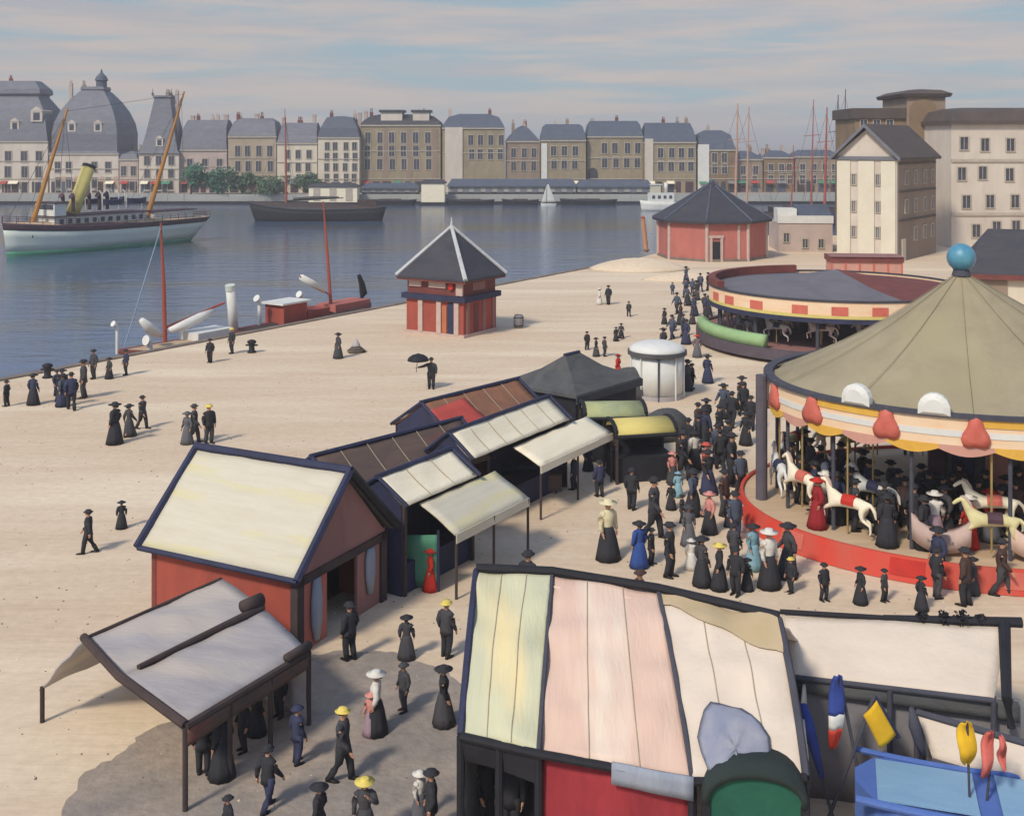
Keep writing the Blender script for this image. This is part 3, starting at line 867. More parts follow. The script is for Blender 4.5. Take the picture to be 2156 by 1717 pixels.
# mooring post, orange
p = P(1361, 527)
po = thing('mooring_post', 'orange mooring post at the water edge left of the round red house', 'post', p)
MB().tube([(0, 0, -.3), (-.25, 0, 2.2), (-.45, 0, 4.2)], [.3, .28, .24], 10).build('shaft', mat('orange_post', S(218, 152, 112)), po)
MB().ball((-.47, 0, 4.25), .3, 10, (1, 1, .6)).build('cap', m_redspar, po)
MB().lathe([(.45, 0), (.45, .12), (.33, .16)], n=12).build('base', m_stone, po)

# fishing smack and steam tug beside the near quay
s0 = (P(350, 752) - E0).dot(U)
sm = thing('fishing_smack', 'red rimmed fishing boat with leaning red mast at the near quay', 'boat', edge(s0) - NV * 2.1 + Vector((0, 0, -3.25)), math.atan2(.841, .541))
q = Hull(12.2, 3.8, 0, 3.3, 2.75, 3.0, full=.7, sternw=.6)
q.band(MB(), -.1, .82).build('hull', m_navy, sm, True)
q.band(MB(), .82, 1.0, .06).build('gunwale', m_redd, sm, True)
dk = MB()
q.band(dk, .97, .975, -.1)
dk.build('deck', m_wood, sm)
MB().bx(6.0, 9.4, -1.0, 1.0, 2.7, 3.6).build('hatch_cover', m_wpaint, sm)
mt = MB().tube([(4.9, 1.2, 2.4), (4.35, .7, 7.2), (3.7, .25, 11.6)], [.17, .14, .06], 10).build('mast', m_redspar, sm)
MB().tube([(3.8, .3, 11.4), (.4, 0, 3.4)], .04, 5).build('stay', mat('pale_stay', S(150, 166, 190)), mt)
for k, (a, b) in enumerate((((1.6, -.3, 5.1), (3.6, .1, 3.7)), ((4.7, .5, 3.9), (8.2, -.1, 4.9)))):
    a, b = Vector(a), Vector(b)
    MB().tube([a, a.lerp(b, .35) + Vector((0, 0, -.12)), a.lerp(b, .7) + Vector((0, 0, -.06)), b], [.2, .36, .34, .16], 10).build('furled_sail', m_wpaint, sm, True)
MB().tube([(4.7, 1.1, 4.0), (9.6, .2, 5.3)], .09, 8).build('boom', m_redspar, sm)
cowl(MB(), .3, .6, 2.9, 2.1, .14).build('ventilator', m_wpaint, sm)
cowl(MB(), 1.8, -.9, 2.9, .9, .24).build('ventilator', m_wpaint, sm)

s1 = (P(512, 700) - E0).dot(U)
tg = thing('steam_tug', 'dark steam tug with tall white funnel and red deck at the near quay', 'boat', edge(s1) - NV * 2.1 + Vector((0, 0, -3.15)), math.atan2(.841, .541))
q = Hull(15.8, 3.9, 0, 3.0, 2.75, 3.5, full=.7, sternw=.6)
q.band(MB(), -.1, .8).build('hull', m_navy, tg, True)
q.band(MB(), .8, 1.0, .06).build('gunwale', m_redd, tg, True)
dk = MB()
q.band(dk, .97, .975, -.1)
dk.build('deck', m_dwood, tg)
fn = MB().tube([(1.6, .9, 2.6), (1.3, .75, 4.4), (.95, .62, 6.3)], [.38, .36, .34], 14).build('funnel', m_wpaint, tg, True)
MB().tube([(1.0, .64, 6.0), (.93, .61, 6.4)], .38, 14).build('funnel_cap', m_hullw, fn)
MB().bx(5.0, 7.6, -1.0, 1.0, 2.7, 4.5).build('deckhouse', m_redb, tg)
MB().bx(4.7, 7.9, -1.2, 1.2, 4.504, 4.65).build('deckhouse_roof', m_wpaint, tg)
MB().bx(7.8, 10.4, -.9, .9, 2.7, 3.7).build('skylight', m_redb, tg)
MB().bx(11.0, 15.4, -1.0, 1.0, 2.8, 3.8).build('stern_cabin', m_pinkbr, tg)
MB().tube([(11.6, 0, 3.0), (11.1, 0, 8.0), (10.6, 0, 12.3)], [.15, .12, .05], 10).build('mast', m_redspar, tg)
for (x, y, h) in ((4.0, .6, 2.4), (8.6, .5, 2.2)):
    cowl(MB(), x, y, 2.7, h, .2).build('ventilator', m_wpaint, tg)
a, b = Vector((8.2, .2, 6.3)), Vector((10.6, -.1, 5.0))
MB().tube([a, (a + b) / 2, b], [.25, .3, .24], 8).build('furled_sail', m_wpaint, tg, True)
MB().tube([(8.0, .2, 6.4), (11.2, -.05, 4.6)], .06, 6).build('gaff', m_redspar, tg)
MB().tube([(15.2, 0, 3.3), (15.7, 0, 4.2), (15.5, 0, 5.0), (15.1, 0, 5.8)], [.3, .34, .26, .16], 8).build('stern_post', m_black, tg)
for k in range(3):
    MB().tube([(3 + k * 4, -2.1, 2.4), (3 + k * 4, -2.1, 1.7)], .18, 8).build('fender', m_black, tg)

# mast group of the inner harbour
def ketch(name, label, Y, masts, hullm, L=18):
    px = sum(m[0] for m in masts) / len(masts)
    cx = xq(px, Y)
    r = thing(name, label, 'boat', (cx, Y, -2.5), R(random.uniform(-8, 8)), 'sailing boats of the inner harbour')
    q = Hull(L, 4.6, 0, 3.4, 2.4, 2.8, full=.6, sternw=.6)
    mb = q.band(MB(), -.1, 1)
    mb.v = [Vector((p.x - L / 2, p.y, p.z)) for p in mb.v]
    mb.build('hull', hullm, r, True)
    for (mx, my, m, rd) in masts:
        x = xq(mx, Y) - cx
        zt = zq(my, Y) + 2.5
        mm = MB().tube([(x, 0, 2), (x + .2, 0, zt * .5), (x + .5, 0, zt)], [rd, rd * .8, rd * .4], 8).build('mast', m, r)
        MB().tube([(x - 1.6, 0, zt * .7), (x + 1.9, 0, zt * .7 + .3)], .07, 6).build('yard', m, mm)
        MB().tube([(x + .4, 0, zt * .95), (x - L * .4, 0, 3)], .03, 4).tube([(x + .4, 0, zt * .95), (x + L * .35, 0, 3)], .03, 4).build('stay', m_pole, mm)
    return r
ketch('ketch', 'ketch with a pair of pale orange masts behind the round red house', 225, [(1548, 218, m_pinkspar, .3), (1572, 224, m_pinkspar, .26)], m_dwood, 16)
ketch('cutter', 'cutter with one short thin red mast above the small white house', 235, [(1666, 306, m_redspar, .17)], m_black, 10)
ketch('cutter', 'cutter with a slim red mast left of the thick red brown one', 240, [(1708, 210, m_redspar, .2)], m_dwood, 12)
ketch('cutter', 'cutter with the thickest red brown mast right of the small white house', 230, [(1736, 226, m_redspar, .3)], m_navy, 12)
ketch('ketch', 'ketch with two dark masts, the tallest, beside the tall cream house', 246, [(1760, 200, m_dwood, .24), (1775, 188, m_dwood, .2)], m_black, 15)

# ------------------------------------------------------------------ red customs kiosk on the quay
c0 = P(976, 712)
kz = R(-17)
kroot = thing('customs_kiosk', 'small red square kiosk with dark pyramid roof edged in white', 'kiosk', c0, R(-32))
W1, D1 = 5.1, 4.3            # left face width (to -x), right face width (to +y)
hE = 4.05
bl = MB().bx(-W1, 0, 0, D1, 0, 2.55).build('lower_wall', m_redb, kroot)
MB().bx(-W1 + .05, -.05, .05, D1 - .05, 2.95, hE).build('upper_wall', m_redd, kroot)
MB().bx(-W1 - .28, .28, -.28, D1 + .28, 2.552, 2.95).build('string_course', m_navy, kroot)
MB().bx(-W1 - .12, .12, -.12, D1 + .12, 0, .22).build('plinth', m_palepil, kroot)
rf = MB()
o_ = .55
ap = Vector((-W1 / 2, D1 / 2, 7.75))
cs = [Vector((-W1 - o_, -o_, hE + .02)), Vector((o_, -o_, hE + .02)), Vector((o_, D1 + o_, hE + .02)), Vector((-W1 - o_, D1 + o_, hE + .02))]
rf.add(cs + [c + Vector((0, 0, .16)) for c in cs] + [ap], [(3, 2, 1, 0), (0, 1, 5, 4), (1, 2, 6, 5), (2, 3, 7, 6), (3, 0, 4, 7), (4, 5, 8), (5, 6, 8), (6, 7, 8), (7, 4, 8)])
roof = rf.build('roof', m_slated, kroot)
for c in cs:
    a, b = c + Vector((0, 0, .17)), ap + Vector((0, 0, .02))
    MB().tube([a, a.lerp(b, .5), b], [.17, .16, .14], 6).build('hip_cap', m_trimw, roof)
MB().tube([ap, ap + Vector((0, 0, .7))], [.12, .04], 8).build('finial', m_trimw, roof)
MB().bx(-W1 - o_ + .05, o_ - .05, -o_ + .05, D1 + o_ - .05, hE - .12, hE + .018).build('eaves_board', m_redd, roof)
for x in (-3.75, -2.1, -.55):
    MB().bx(x - .2, x + .2, -.16, .01, .2, 2.5).build('pilaster', m_palepil, kroot)
MB().bx(-1.35, -.8, -.1, .01, .2, 2.45).build('door', m_navy, kroot)
MB().bx(-1.85, -1.45, -.08, .01, .2, 2.2).build('shutter', mat('orange_board', S(196, 120, 84)), kroot)
for x, w_ in ((-4.3, .55), (-2.3, .75)):
    MB().bx(x - w_, x + w_, -.06, .06, 3.45, 3.95).build('window', m_palepil, kroot)
MB().bx(-.62, -.05, -.09, .06, 3.0, 3.95).build('corner_panel', m_palepil, kroot)
MB().tube([(-1.05, -.05, 3.62), (-1.05, -.16, 3.62)], .24, 16).build('round_sign', m_red, kroot)
MB().bx(-.06, .04, 1.3, 1.9, .25, 2.3).build('door', m_redd, kroot)
for y in (.5, 2.6, 3.9):
    MB().bx(-.02, .08, y - .16, y + .16, .2, 2.5).build('pilaster', m_mauve, kroot)
MB().bx(-.08, .0, 1.2, 2.8, 3.25, 3.85).build('window', m_mauve, kroot)

# round red weigh house (eight sided)
pr = P(1496, 549)
cc = Vector((xq(1498, 140), 140, 0))
wh = thing('weigh_house', 'round red house with low dark slate roof at the quay corner', 'house', cc, R(8))
rr = 6.55
MB().lathe([(rr, 0), (rr, 4.6)], n=8, rot=R(22.5)).build('wall', m_pinkbr, wh)
rf = MB().lathe([(rr + .7, 4.45), (rr + .75, 4.75), (rr * .52, 7.0), (.7, 8.7), (.35, 9.1)], n=8, rot=R(22.5)).build('roof', m_slated, wh)
for k in range(8):
    a = R(22.5) + k * math.pi / 4
    ca, sa = math.cos(a), math.sin(a)
    MB().tube([((rr + .75) * ca, (rr + .75) * sa, 4.78), (rr * .52 * ca, rr * .52 * sa, 7.03), (.7 * ca, .7 * sa, 8.73)], [.13, .12, .1], 6).build('hip_cap', m_slateb, rf)
    MB().tube([(rr * ca, rr * sa, 0), (rr * ca, rr * sa, 4.4)], .22, 6).build('corner_pilaster', m_palepil, wh)
MB().ball((0, 0, 9.2), .35, 8).build('finial', m_slateb, rf)
ap_ = rr * math.cos(R(22.5))
MB().bx(-1.9, -.9, -ap_ - .06, -ap_ + .05, 0, 2.35).build('door', m_black, wh)
MB().bx(-2.2, -1.9, -ap_ - .2, -ap_ + .02, 0, 2.8).bx(-.9, -.6, -ap_ - .2, -ap_ + .02, 0, 2.8).bx(-2.3, -.5, -ap_ - .22, -ap_ + .02, 2.8, 3.1).build('door_frame', m_palepil, wh)
MB().bx(1.2, 1.5, -ap_ - .1, -ap_ + .02, .1, 4.3).build('pilaster', m_palepil, wh)
MB().lathe([(rr + .15, 0), (rr + .15, .3)], n=8, rot=R(22.5)).build('plinth', m_stone, wh)

# small white house
def boxhouse(name, label, cat, org, rz):
    return thing(name, label, cat, org, rz)
Yh = 146
sx0, sx1 = xq(1640, Yh), xq(1752, Yh)
sh = thing('small_house', 'small white house with white parapet and dark blue roof', 'house', ((sx0 + sx1) / 2, Yh, 0), R(-4))
hw = (sx1 - sx0) / 2
zt = zq(470, Yh)
MB().bx(-hw, hw, 0, 8, 0, zt).build('wall', m_pinkw, sh)
MB().bx(-hw - .1, hw + .1, -.12, .5, zt + .003, zt + .95).build('parapet', m_wpaint, sh)
MB().bx(-hw - .05, -hw + 2.4, .55, 3.6, zt + .003, zq(440, Yh)).build('attic_block', m_wpaint, sh)
MB().prism_x([(.52, zt + .9), (7.9, zt + .4), (4.6, zt + 2.2), (3.0, zt + 2.2)], -hw + 2.5, hw).build('roof', m_slateb, sh)
for (px, py) in ((1656, 500), (1695, 512), (1728, 512), (1690, 540), (1730, 540)):
    add_window(sh, xq(px, Yh) - (sx0 + sx1) / 2, zq(py, Yh), .62, 1.1, 0)

# tall cream gabled house
corner = Vector((xq(1888, 133), 133, 0))
tl = thing('gabled_house', 'tall cream house with pointed gable and side wall coloured brown for its shade', 'house', corner, R(-37))
wf, dp = 7.2, 15.0
ze = 12.5
zp = 15.9
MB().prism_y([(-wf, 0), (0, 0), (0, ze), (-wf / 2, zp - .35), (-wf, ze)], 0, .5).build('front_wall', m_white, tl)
MB().prism_y([(-wf, 0), (0, 0), (0, ze), (-wf / 2, zp - .35), (-wf, ze)], .502, dp).build('side_wall', m_brown, tl)  # brown puts the shade of the right side into the wall colour
slope = (zp - ze) / (wf / 2)
rf = MB()
for sgn in (-1, 1):
    xe = -wf / 2 + sgn * (wf / 2 + .6)
    zee = zp - slope * (wf / 2 + .6)
    rf.loft([[(-wf / 2, y, zp), (xe, y, zee), (xe, y, zee + .3), (-wf / 2, y, zp + .3)] for y in (-.7, dp + .3)])
rf = rf.build('roof', m_roofbr, tl)
for sgn in (-1, 1):
    xe = -wf / 2 + sgn * (wf / 2 + .65)
    zee = zp - slope * (wf / 2 + .65)
    MB().loft([[(-wf / 2, y, zp - .1), (xe, y, zee - .1), (xe, y, zee + .34), (-wf / 2, y, zp + .34)] for y in (-.86, -.72)]).build('verge_board', m_slate, rf)
MB().bx(-wf - .1, .1, -.25, .02, ze - .55, ze - .15).build('string_course', m_slate, tl)
for x0, x1 in ((-wf + .1, -wf + 1.7), (-4.5, -2.6), (-1.8, -.1)):
    MB().bx(x0, x1, -.22, .01, .6, ze - .7).build('pilaster', m_ivory2, tl)
for x in (-5.1, -2.2):
    for z in (3.4, 6.4, 9.6):
        add_window(tl, x, z, .42, 1.2, 0, None, m_slate)
for y in (3.2, 6.6, 10.2, 13.2):
    for z in (3.0, 6.4, 9.8):
        if (y, z) != (3.2, 3.0):
            add_window(tl, y, z, .9, 1.5, 0, 'x', m_slate)
for z in (4.7, 8.1, 11.4):
    MB().bx(0, .16, .6, dp - .4, z, z + .22).build('string_course', m_roofbr, tl)
MB().bx(-.02, .12, 1.7, 3.0, 0, 2.6).build('door', m_cream, tl)

# brown building behind it
Yb = 162
bx0, bx1 = xq(1800, Yb), xq(2002, Yb)
bb = thing('brown_warehouse', 'tall brown warehouse with arched stair tower behind the cream gabled house', 'warehouse', (bx0, Yb, 0), R(-3))
bwid = bx1 - bx0
xt = xq(1905, Yb) - bx0
MB().bx(0, xt, 0, 12, 0, zq(250, Yb)).build('wall', m_brown2, bb)
MB().bx(-.4, xt + .2, -.4, 12.4, zq(250, Yb) + .004, zq(228, Yb)).build('roof', m_roofbr, bb)
MB().bx(xt + .004, bwid - 1.2, -.6, 12, 0, zq(205, Yb)).build('tower_wall', m_brown, bb)
MB().rings_roof(xt - .6, bwid - .6, -1.1, 12.6, [(0, zq(205, Yb) + .004), (-.2, zq(198, Yb)), (1.0, zq(190, Yb)), (3.0, zq(187, Yb))]).build('tower_roof', m_roofbr, bb)
x = (xt + bwid - 1.2) / 2 - .4
MB().prism_y([(x - 1.9, zq(300, Yb)), (x + 1.9, zq(300, Yb)), (x + 1.9, zq(232, Yb))] + [(x + 1.9 * math.cos(a), zq(232, Yb) + 1.5 * math.sin(a)) for a in (.4, .8, 1.2, 1.57, 2.0, 2.4, 2.8)] + [(x - 1.9, zq(232, Yb))], -.85, -.59).build('arched_bay', m_brown2, bb)
for px in (1818, 1845, 1872):
    add_window(bb, xq(px, Yb) - bx0, zq(263, Yb), .9, 1.3, 0)
MB().bx(bwid - 1.196, bwid, -.2, 11, 0, zq(235, Yb)).build('side_wing', m_brown, bb)

# white building at the right edge
Yw = 152
wx0, wx1 = xq(2003, Yw), xq(2003, Yw) + 22
wb = thing('white_building', 'big white building with dark flat roof at the right edge', 'building', (wx0, Yw, 0), R(3))
ztw = zq(262, Yw)
MB().bx(0, wx1 - wx0, 0, 14, 0, ztw).build('wall', m_white, wb)
MB().bx(-.5, wx1 - wx0 + .5, -.6, 14.5, ztw + .004, ztw + .5).build('cornice', m_roofbr, wb)
MB().rings_roof(-.3, wx1 - wx0 + .3, -.4, 14.3, [(0, ztw + .504), (.8, ztw + 1.8), (3, ztw + 2.3)]).build('roof', m_roofbr, wb)
for py in (335, 448):
    MB().bx(-.05, wx1 - wx0, -.2, .01, zq(py + 6, Yw), zq(py, Yw)).build('string_course', m_frame, wb)
for (px, py) in ((2030, 302), (2075, 305), (2130, 305), (2025, 366), (2070, 364), (2128, 368), (2035, 425), (2086, 424), (2140, 424), (2056, 486), (2100, 480), (2142, 478), (2182, 305), (2182, 366)):
    add_window(wb, xq(px, Yw) - wx0, zq(py, Yw), 1.05, 1.65, 0)

# pink booth and slate roofed booth behind the merry-go-rounds
Yp = 106
px0, px1 = xq(1752, Yp), xq(1897, Yp)
pb = thing('pink_booth', 'pink panelled booth with dark red top rail before the cream house', 'booth', ((px0 + px1) / 2, Yp, 0), R(-6))
hw = (px1 - px0) / 2
zt = zq(552, Yp)
MB().bx(-hw, hw, 0, 3, 0, zt).build('wall', m_pinkp, pb)
MB().bx(-hw - .15, hw + .15, -.15, 3.1, zt + .003, zt + .5).build('top_rail', m_redd, pb)
for k in range(6):
    x = -hw + k * 2 * hw / 5
    MB().bx(x - .07, x + .07, -.09, .01, .1, zt).build('batten', m_coral, pb)
MB().prism_x([(-.3, zt + .505), (3.3, zt + .505), (1.5, zt + .6)], -hw - .1, hw + .1).build('roof', m_mauve, pb)
pb2 = thing('slate_booth', 'booth under a big dark slate coloured tarpaulin roof at right', 'booth', (xq(2148, 97), 97, 0), R(-18))
MB().bx(-4.6, 4.6, 0, 5.5, 0, 2.6).build('wall', m_cream, pb2)
MB().rings_roof(-5.1, 5.1, -.5, 6, [(0, 2.55), (.05, 2.8), (1.6, 4.7), (2.8, 6.4, 2.9)]).build('roof', m_slated, pb2)
MB().bx(-4.0, -1.0, -.1, .01, .9, 2.2).build('counter_opening', m_brown, pb2)
MB().bx(-5.2, 5.2, -.62, -.51, 2.3, 2.75).build('fascia', m_redd, pb2)

# ------------------------------------------------------------------ skinned bodies (people, wooden horses)
def skin_mesh(name, verts, edges, rads, root=0, sub=1):
    me = bpy.data.meshes.new(name)
    me.from_pydata([tuple(v) for v in verts], edges, [])
    o = bpy.data.objects.new(name, me)
    COL.objects.link(o)
    o.modifiers.new('skin', 'SKIN')
    if not me.skin_vertices:
        bpy.context.view_layer.objects.active = o
        bpy.ops.mesh.customdata_skin_add()
    for i, r in enumerate(rads):
        sv = me.skin_vertices[0].data[i]
        sv.radius = r if hasattr(r, '__len__') else (r, r)
        sv.use_root = (i == root)
    sb = o.modifiers.new('sub', 'SUBSURF')
    sb.levels = sub
    sb.render_levels = sub
    dg = bpy.context.evaluated_depsgraph_get()
    m2 = bpy.data.meshes.new_from_object(o.evaluated_get(dg))
    bpy.data.objects.remove(o)
    m2.name = name
    for p in m2.polygons:
        p.use_smooth = True
    return m2

HORSE = []
def horse_mesh():
    V, E, Rr = [], [], []
    def chain(pts, start=None):
        prev = start
        for p, r in pts:
            V.append(p)
            Rr.append(r)
            if prev is not None:
                E.append((prev, len(V) - 1))
            prev = len(V) - 1
        return prev
    chain([((0, 0, 1.05), (.21, .22)), ((.3, 0, 1.04), (.2, .22)), ((.58, 0, 1.08), (.19, .24))])   # 0 belly 1 2 chest(+x)
    nk = chain([((.78, 0, 1.32), (.11, .15)), ((.92, 0, 1.58), (.08, .11)), ((1.0, 0, 1.68), (.075, .085)), ((1.16, 0, 1.58), (.06, .07)), ((1.28, 0, 1.48), (.045, .05))], 2)
    rp = chain([((-.3, 0, 1.08), (.2, .22)), ((-.56, 0, 1.1), (.19, .22))], 0)
    chain([((-.76, 0, 1.12), .06), ((-.92, 0, .95), .07), ((-.98, 0, .68), .04)], rp)
    for sgn, k in ((1, .12), (-1, -.05)):
        chain([((.66, sgn * .14, .86), .085), ((.86 + k, sgn * .14, .68), .055), ((.78 + k, sgn * .14, .42), .04), ((.84 + k, sgn * .14, .36), .045)], 2)
        chain([((-.5, sgn * .15, .82), .11), ((-.42 - k, sgn * .15, .6), .065), ((-.72 - k, sgn * .15, .46), .045), ((-.74 - k, sgn * .15, .22), .038), ((-.68 - k, sgn * .15, .17), .045)], rp)
    return skin_mesh('horse', V, E, Rr, 0, 1)
HM = horse_mesh()

def add_horse(parent, x, y, z, rz, m, saddle, top):
    me = HM
    o = bpy.data.objects.new('horse', me)
    if not me.materials:
        me.materials.append(m)
    COL.objects.link(o)
    o.parent = parent
    o.location = (x, y, z)
    o.rotation_euler = (0, 0, rz)
    o.material_slots[0].link = 'OBJECT'
    o.material_slots[0].material = m
    s = MB()
    s.loft([[(xx, .235 * math.cos(a), 1.06 + .255 * math.sin(a)) for a in (-.2, .3, .8, 1.2, 1.57, 1.94, 2.34, 2.84, 3.34)] + [(xx, .2 * math.cos(a), 1.05 + .2 * math.sin(a)) for a in (3.34, 2.84, 2.34, 1.94, 1.57, 1.2, .8, .3, -.2)] for xx in (-.22, -.05, .12, .24)])
    sd_ = s.build('saddle', saddle, o)
    MB().tube([(.1, 0, -z + .45 if z < .6 else 0), (.1, 0, top - z)], .035, 6).build('brass_pole', m_brass, o)
    mn = MB().tube([(1.0, 0, 1.76), (.88, 0, 1.7), (.76, 0, 1.52), (.66, 0, 1.36)], [.03, .06, .07, .03], 6).build('mane', m_palepil, o)
    return o

# ------------------------------------------------------------------ big merry-go-round
CC = Vector((17.9, 42.5, 0))
SY = .80
car = thing('merry_go_round', 'big merry-go-round with olive canvas cone roof and blue ball on top', 'carousel', CC)
ZD = .66
MB().lathe([(9.15, .30), (9.15, ZD), (0.1, ZD + .001)], n=72, sy=SY).build('deck', m_wood, car)
q = MB()
q.loft([[((9.16 if j in (0, 3) else (9.48 if j == 1 else 9.28)) * math.cos(a), (9.16 if j in (0, 3) else (9.48 if j == 1 else 9.28)) * SY * math.sin(a), (.02, .02, ZD + .12, ZD + .12)[j]) for j in range(4)] for a in [6.2831 * k / 96 for k in range(97)]])
q.build('rim_board', m_vermil, car)
for k, a in enumerate((204, 232, 252, 268, 283, 298, 315)):
    q = MB()
    q.loft([[(rr_ * math.cos(b), rr_ * SY * math.sin(b), zz) for rr_, zz in ((9.3, .2), (9.462, .2), (9.33, ZD + .04), (9.2, ZD + .04))] for b in [R(a + 7 * i / 6) for i in range(7)]])
    q.build('painted_panel', m_red if k % 2 else m_coral, car)
MB().lathe([(8.7, 0), (8.7, .3)], n=48, sy=SY).build('under_frame', m_black, car)
ZV0, ZV1 = 4.15, 5.2
RC = 8.2
can = []
APX = (-1.15, 0, 9.15)
rings = []
NP = 24
for i in range(9):
    t = i / 8
    ring = []
    for k in range(NP * 4):
        a = 6.28318 * k / (NP * 4)
        sag = -.10 * math.sin(math.pi * t) - (.10 * (1 - t) * (.5 - .5 * math.cos(a * NP)))
        r = (RC - .1) * (1 - t) + .12 * t
        ring.append((r * math.cos(a) + APX[0] * t, r * SY * math.sin(a) + APX[1] * t, (ZV1 - .05) * (1 - t) + APX[2] * t + sag - .25 * math.sin(math.pi * t)))
    rings.append(ring)
mb = MB()
o_ = [[(p[0], p[1], p[2] - .06) for p in r] for r in rings]
mb.loft(rings, cap=False)
mb.loft(o_, cap=False)
cn = mb.build('canopy', m_olivecv, car, True, fix=False)
sm_ = MB()
for k in range(12):
    a = 6.28318 * k / 12 + .13
    pts = []
    for i in range(9):
        t = i / 8
        r = (RC - .1) * (1 - t) + .12 * t
        pts.append((r * math.cos(a) + APX[0] * t, r * SY * math.sin(a), (ZV1 - .05) * (1 - t) + APX[2] * t - .35 * math.sin(math.pi * t) + .03))
    sm_.tube(pts, .012, 5)
sm_.build('seam', mat('seam_tape', S(164, 152, 122)), cn)
fb = MB().ball((APX[0], 0, 9.72), .52, 16).build('finial_ball', m_bluebal, car, True)
MB().lathe([(.35, 0), (.28, .2), (.1, .35)], (APX[0], 0, 9.05), 12).build('finial_base', m_pole, car)
MB().arc(RC, RC + .08, ZV0, ZV1, 0, 6.2831, 120, SY).build('valance', m_valance, car)
MB().arc(RC - .16, RC + .2, ZV1 - .03, ZV1 + .1, 0, 6.2831, 96, SY).build('top_rail', m_pole, car)
sw = MB()
NS = 30
for k in range(NS):        # scalloped lower fringe
    a0, a1 = 6.28318 * k / NS, 6.28318 * (k + 1) / NS
    n = 8
    ring = []
    for i in range(n + 1):
        a = a0 + (a1 - a0) * i / n
        dz = .2 * math.sin(math.pi * i / n)
        r0, r1 = RC + .01, RC + .1
        ring.append([(r0 * math.cos(a), r0 * SY * math.sin(a), ZV0 + .14), (r1 * math.cos(a), r1 * SY * math.sin(a), ZV0 + .14), (r1 * math.cos(a), r1 * SY * math.sin(a), ZV0 - dz), (r0 * math.cos(a), r0 * SY * math.sin(a), ZV0 - dz)])
    q = MB().loft(ring)
    if a0 > 2.6:
        q.build('gold_scallop', m_gold if k % 2 else m_pinkp, car)
    else:
        sw.v, sw.f, sw.m = sw.v + q.v, sw.f + [[i + len(sw.v) for i in f] for f in q.f], sw.m + q.m
sw.build('rear_scallops', m_gold, car)
for a in (186, 206, 228, 248, 270, 292, 314):
    a = R(a)
    r = RC + .12
    p = Vector((r * math.cos(a), r * SY * math.sin(a), (ZV0 + ZV1) / 2 + .02))
    tx = Vector((-math.sin(a), SY * math.cos(a), 0)).normalized()
    nn = Vector((SY * math.cos(a), math.sin(a), 0)).normalized()
    poly = []
    for k in range(20):
        b = 6.28318 * k / 20
        rr_ = .4 * (1 + .22 * math.cos(3 * b + 1.57))
        poly.append((rr_ * math.cos(b), rr_ * 1.25 * math.sin(b)))
    MB().loft([[p + tx * u_ + Vector((0, 0, v_)) - nn * .05 for u_, v_ in poly], [p + tx * u_ + Vector((0, 0, v_)) + nn * .05 for u_, v_ in poly], [p + tx * u_ * .5 + Vector((0, 0, v_ * .5)) + nn * .12 for u_, v_ in poly]]).build('coral_rosette', m_coral, car, True)
for a0, a1 in ((208, 226), (249, 262), (262, 276), (280, 305)):
    MB().arc(RC + .085, RC + .12, ZV1 - .28, ZV1 - .04, R(a0), R(a1), 12, SY).build('gold_band', m_gold, car)
MB().arc(RC + .082, RC + .11, ZV0 + .42, ZV0 + .62, R(180), R(350), 60, SY).build('white_band', m_wpaint, car)
for a in (220, 239, 268, 300, 332):       # white shell crests standing on the rim
    a = R(a)
    p = Vector(((RC + .05) * math.cos(a), (RC + .05) * SY * math.sin(a), ZV1 + .02))
    tx = Vector((-math.sin(a), SY * math.cos(a), 0)).normalized()
    nn = Vector((SY * math.cos(a), math.sin(a), 0)).normalized()
    poly = [(-.5, 0), (.5, 0)] + [(.5 * math.cos(b), .2 + .5 * math.sin(b)) for b in (.2, .6, 1.0, 1.4, 1.8, 2.2, 2.6, 2.95)]
    MB().loft([[p + tx * u_ + Vector((0, 0, v_)) - nn * .12 for u_, v_ in poly], [p + tx * u_ + Vector((0, 0, v_)) + nn * .12 for u_, v_ in poly], [p + tx * u_ * .6 + Vector((0, 0, .1 + v_ * .6)) + nn * .22 for u_, v_ in poly]]).build('shell_crest', m_wpaint, car)
for k in range(16):
    a = 6.28318 * (k + .35) / 16
    MB().tube([(7.9 * math.cos(a), 7.9 * SY * math.sin(a), ZD), (7.9 * math.cos(a), 7.9 * SY * math.sin(a), ZV1)], .07, 8).build('rim_post', m_pole, car)
dr = MB().lathe([(2.3, ZD), (2.3, 4.2), (2.6, 4.4), (2.6, 5.0)], n=12, sy=SY).build('centre_drum', m_dgreycv, car)
for k in range(12):
    a = 6.28318 * (k + .5) / 12
    r = 2.3 * math.cos(math.pi / 12) + .02
    p = Vector((r * math.cos(a), r * SY * math.sin(a), 2.4))
    tx = Vector((-math.sin(a), SY * math.cos(a), 0)).normalized()
    nn = Vector((SY * math.cos(a), math.sin(a), 0)).normalized()
    poly = [(-.38, -1.2), (.38, -1.2), (.38, 1.0), (0, 1.35), (-.38, 1.0)]
    MB().loft([[p + tx * u_ + Vector((0, 0, v_)) - nn * .04 for u_, v_ in poly], [p + tx * u_ + Vector((0, 0, v_)) + nn * .06 for u_, v_ in poly]]).build('drum_panel', (m_maroon, m_navy, m_mauve)[k % 3], dr)
MB().lathe([(8.0, 0), (8.0, .05)], (0, 0, 4.95), 48, 1, SY).build('ceiling', m_dwood, car)
hr = [m_creamcv, mat('pale_yellow_paint', S(232, 220, 164)), m_wpaint, m_creamcv, m_wpaint]
k = 0
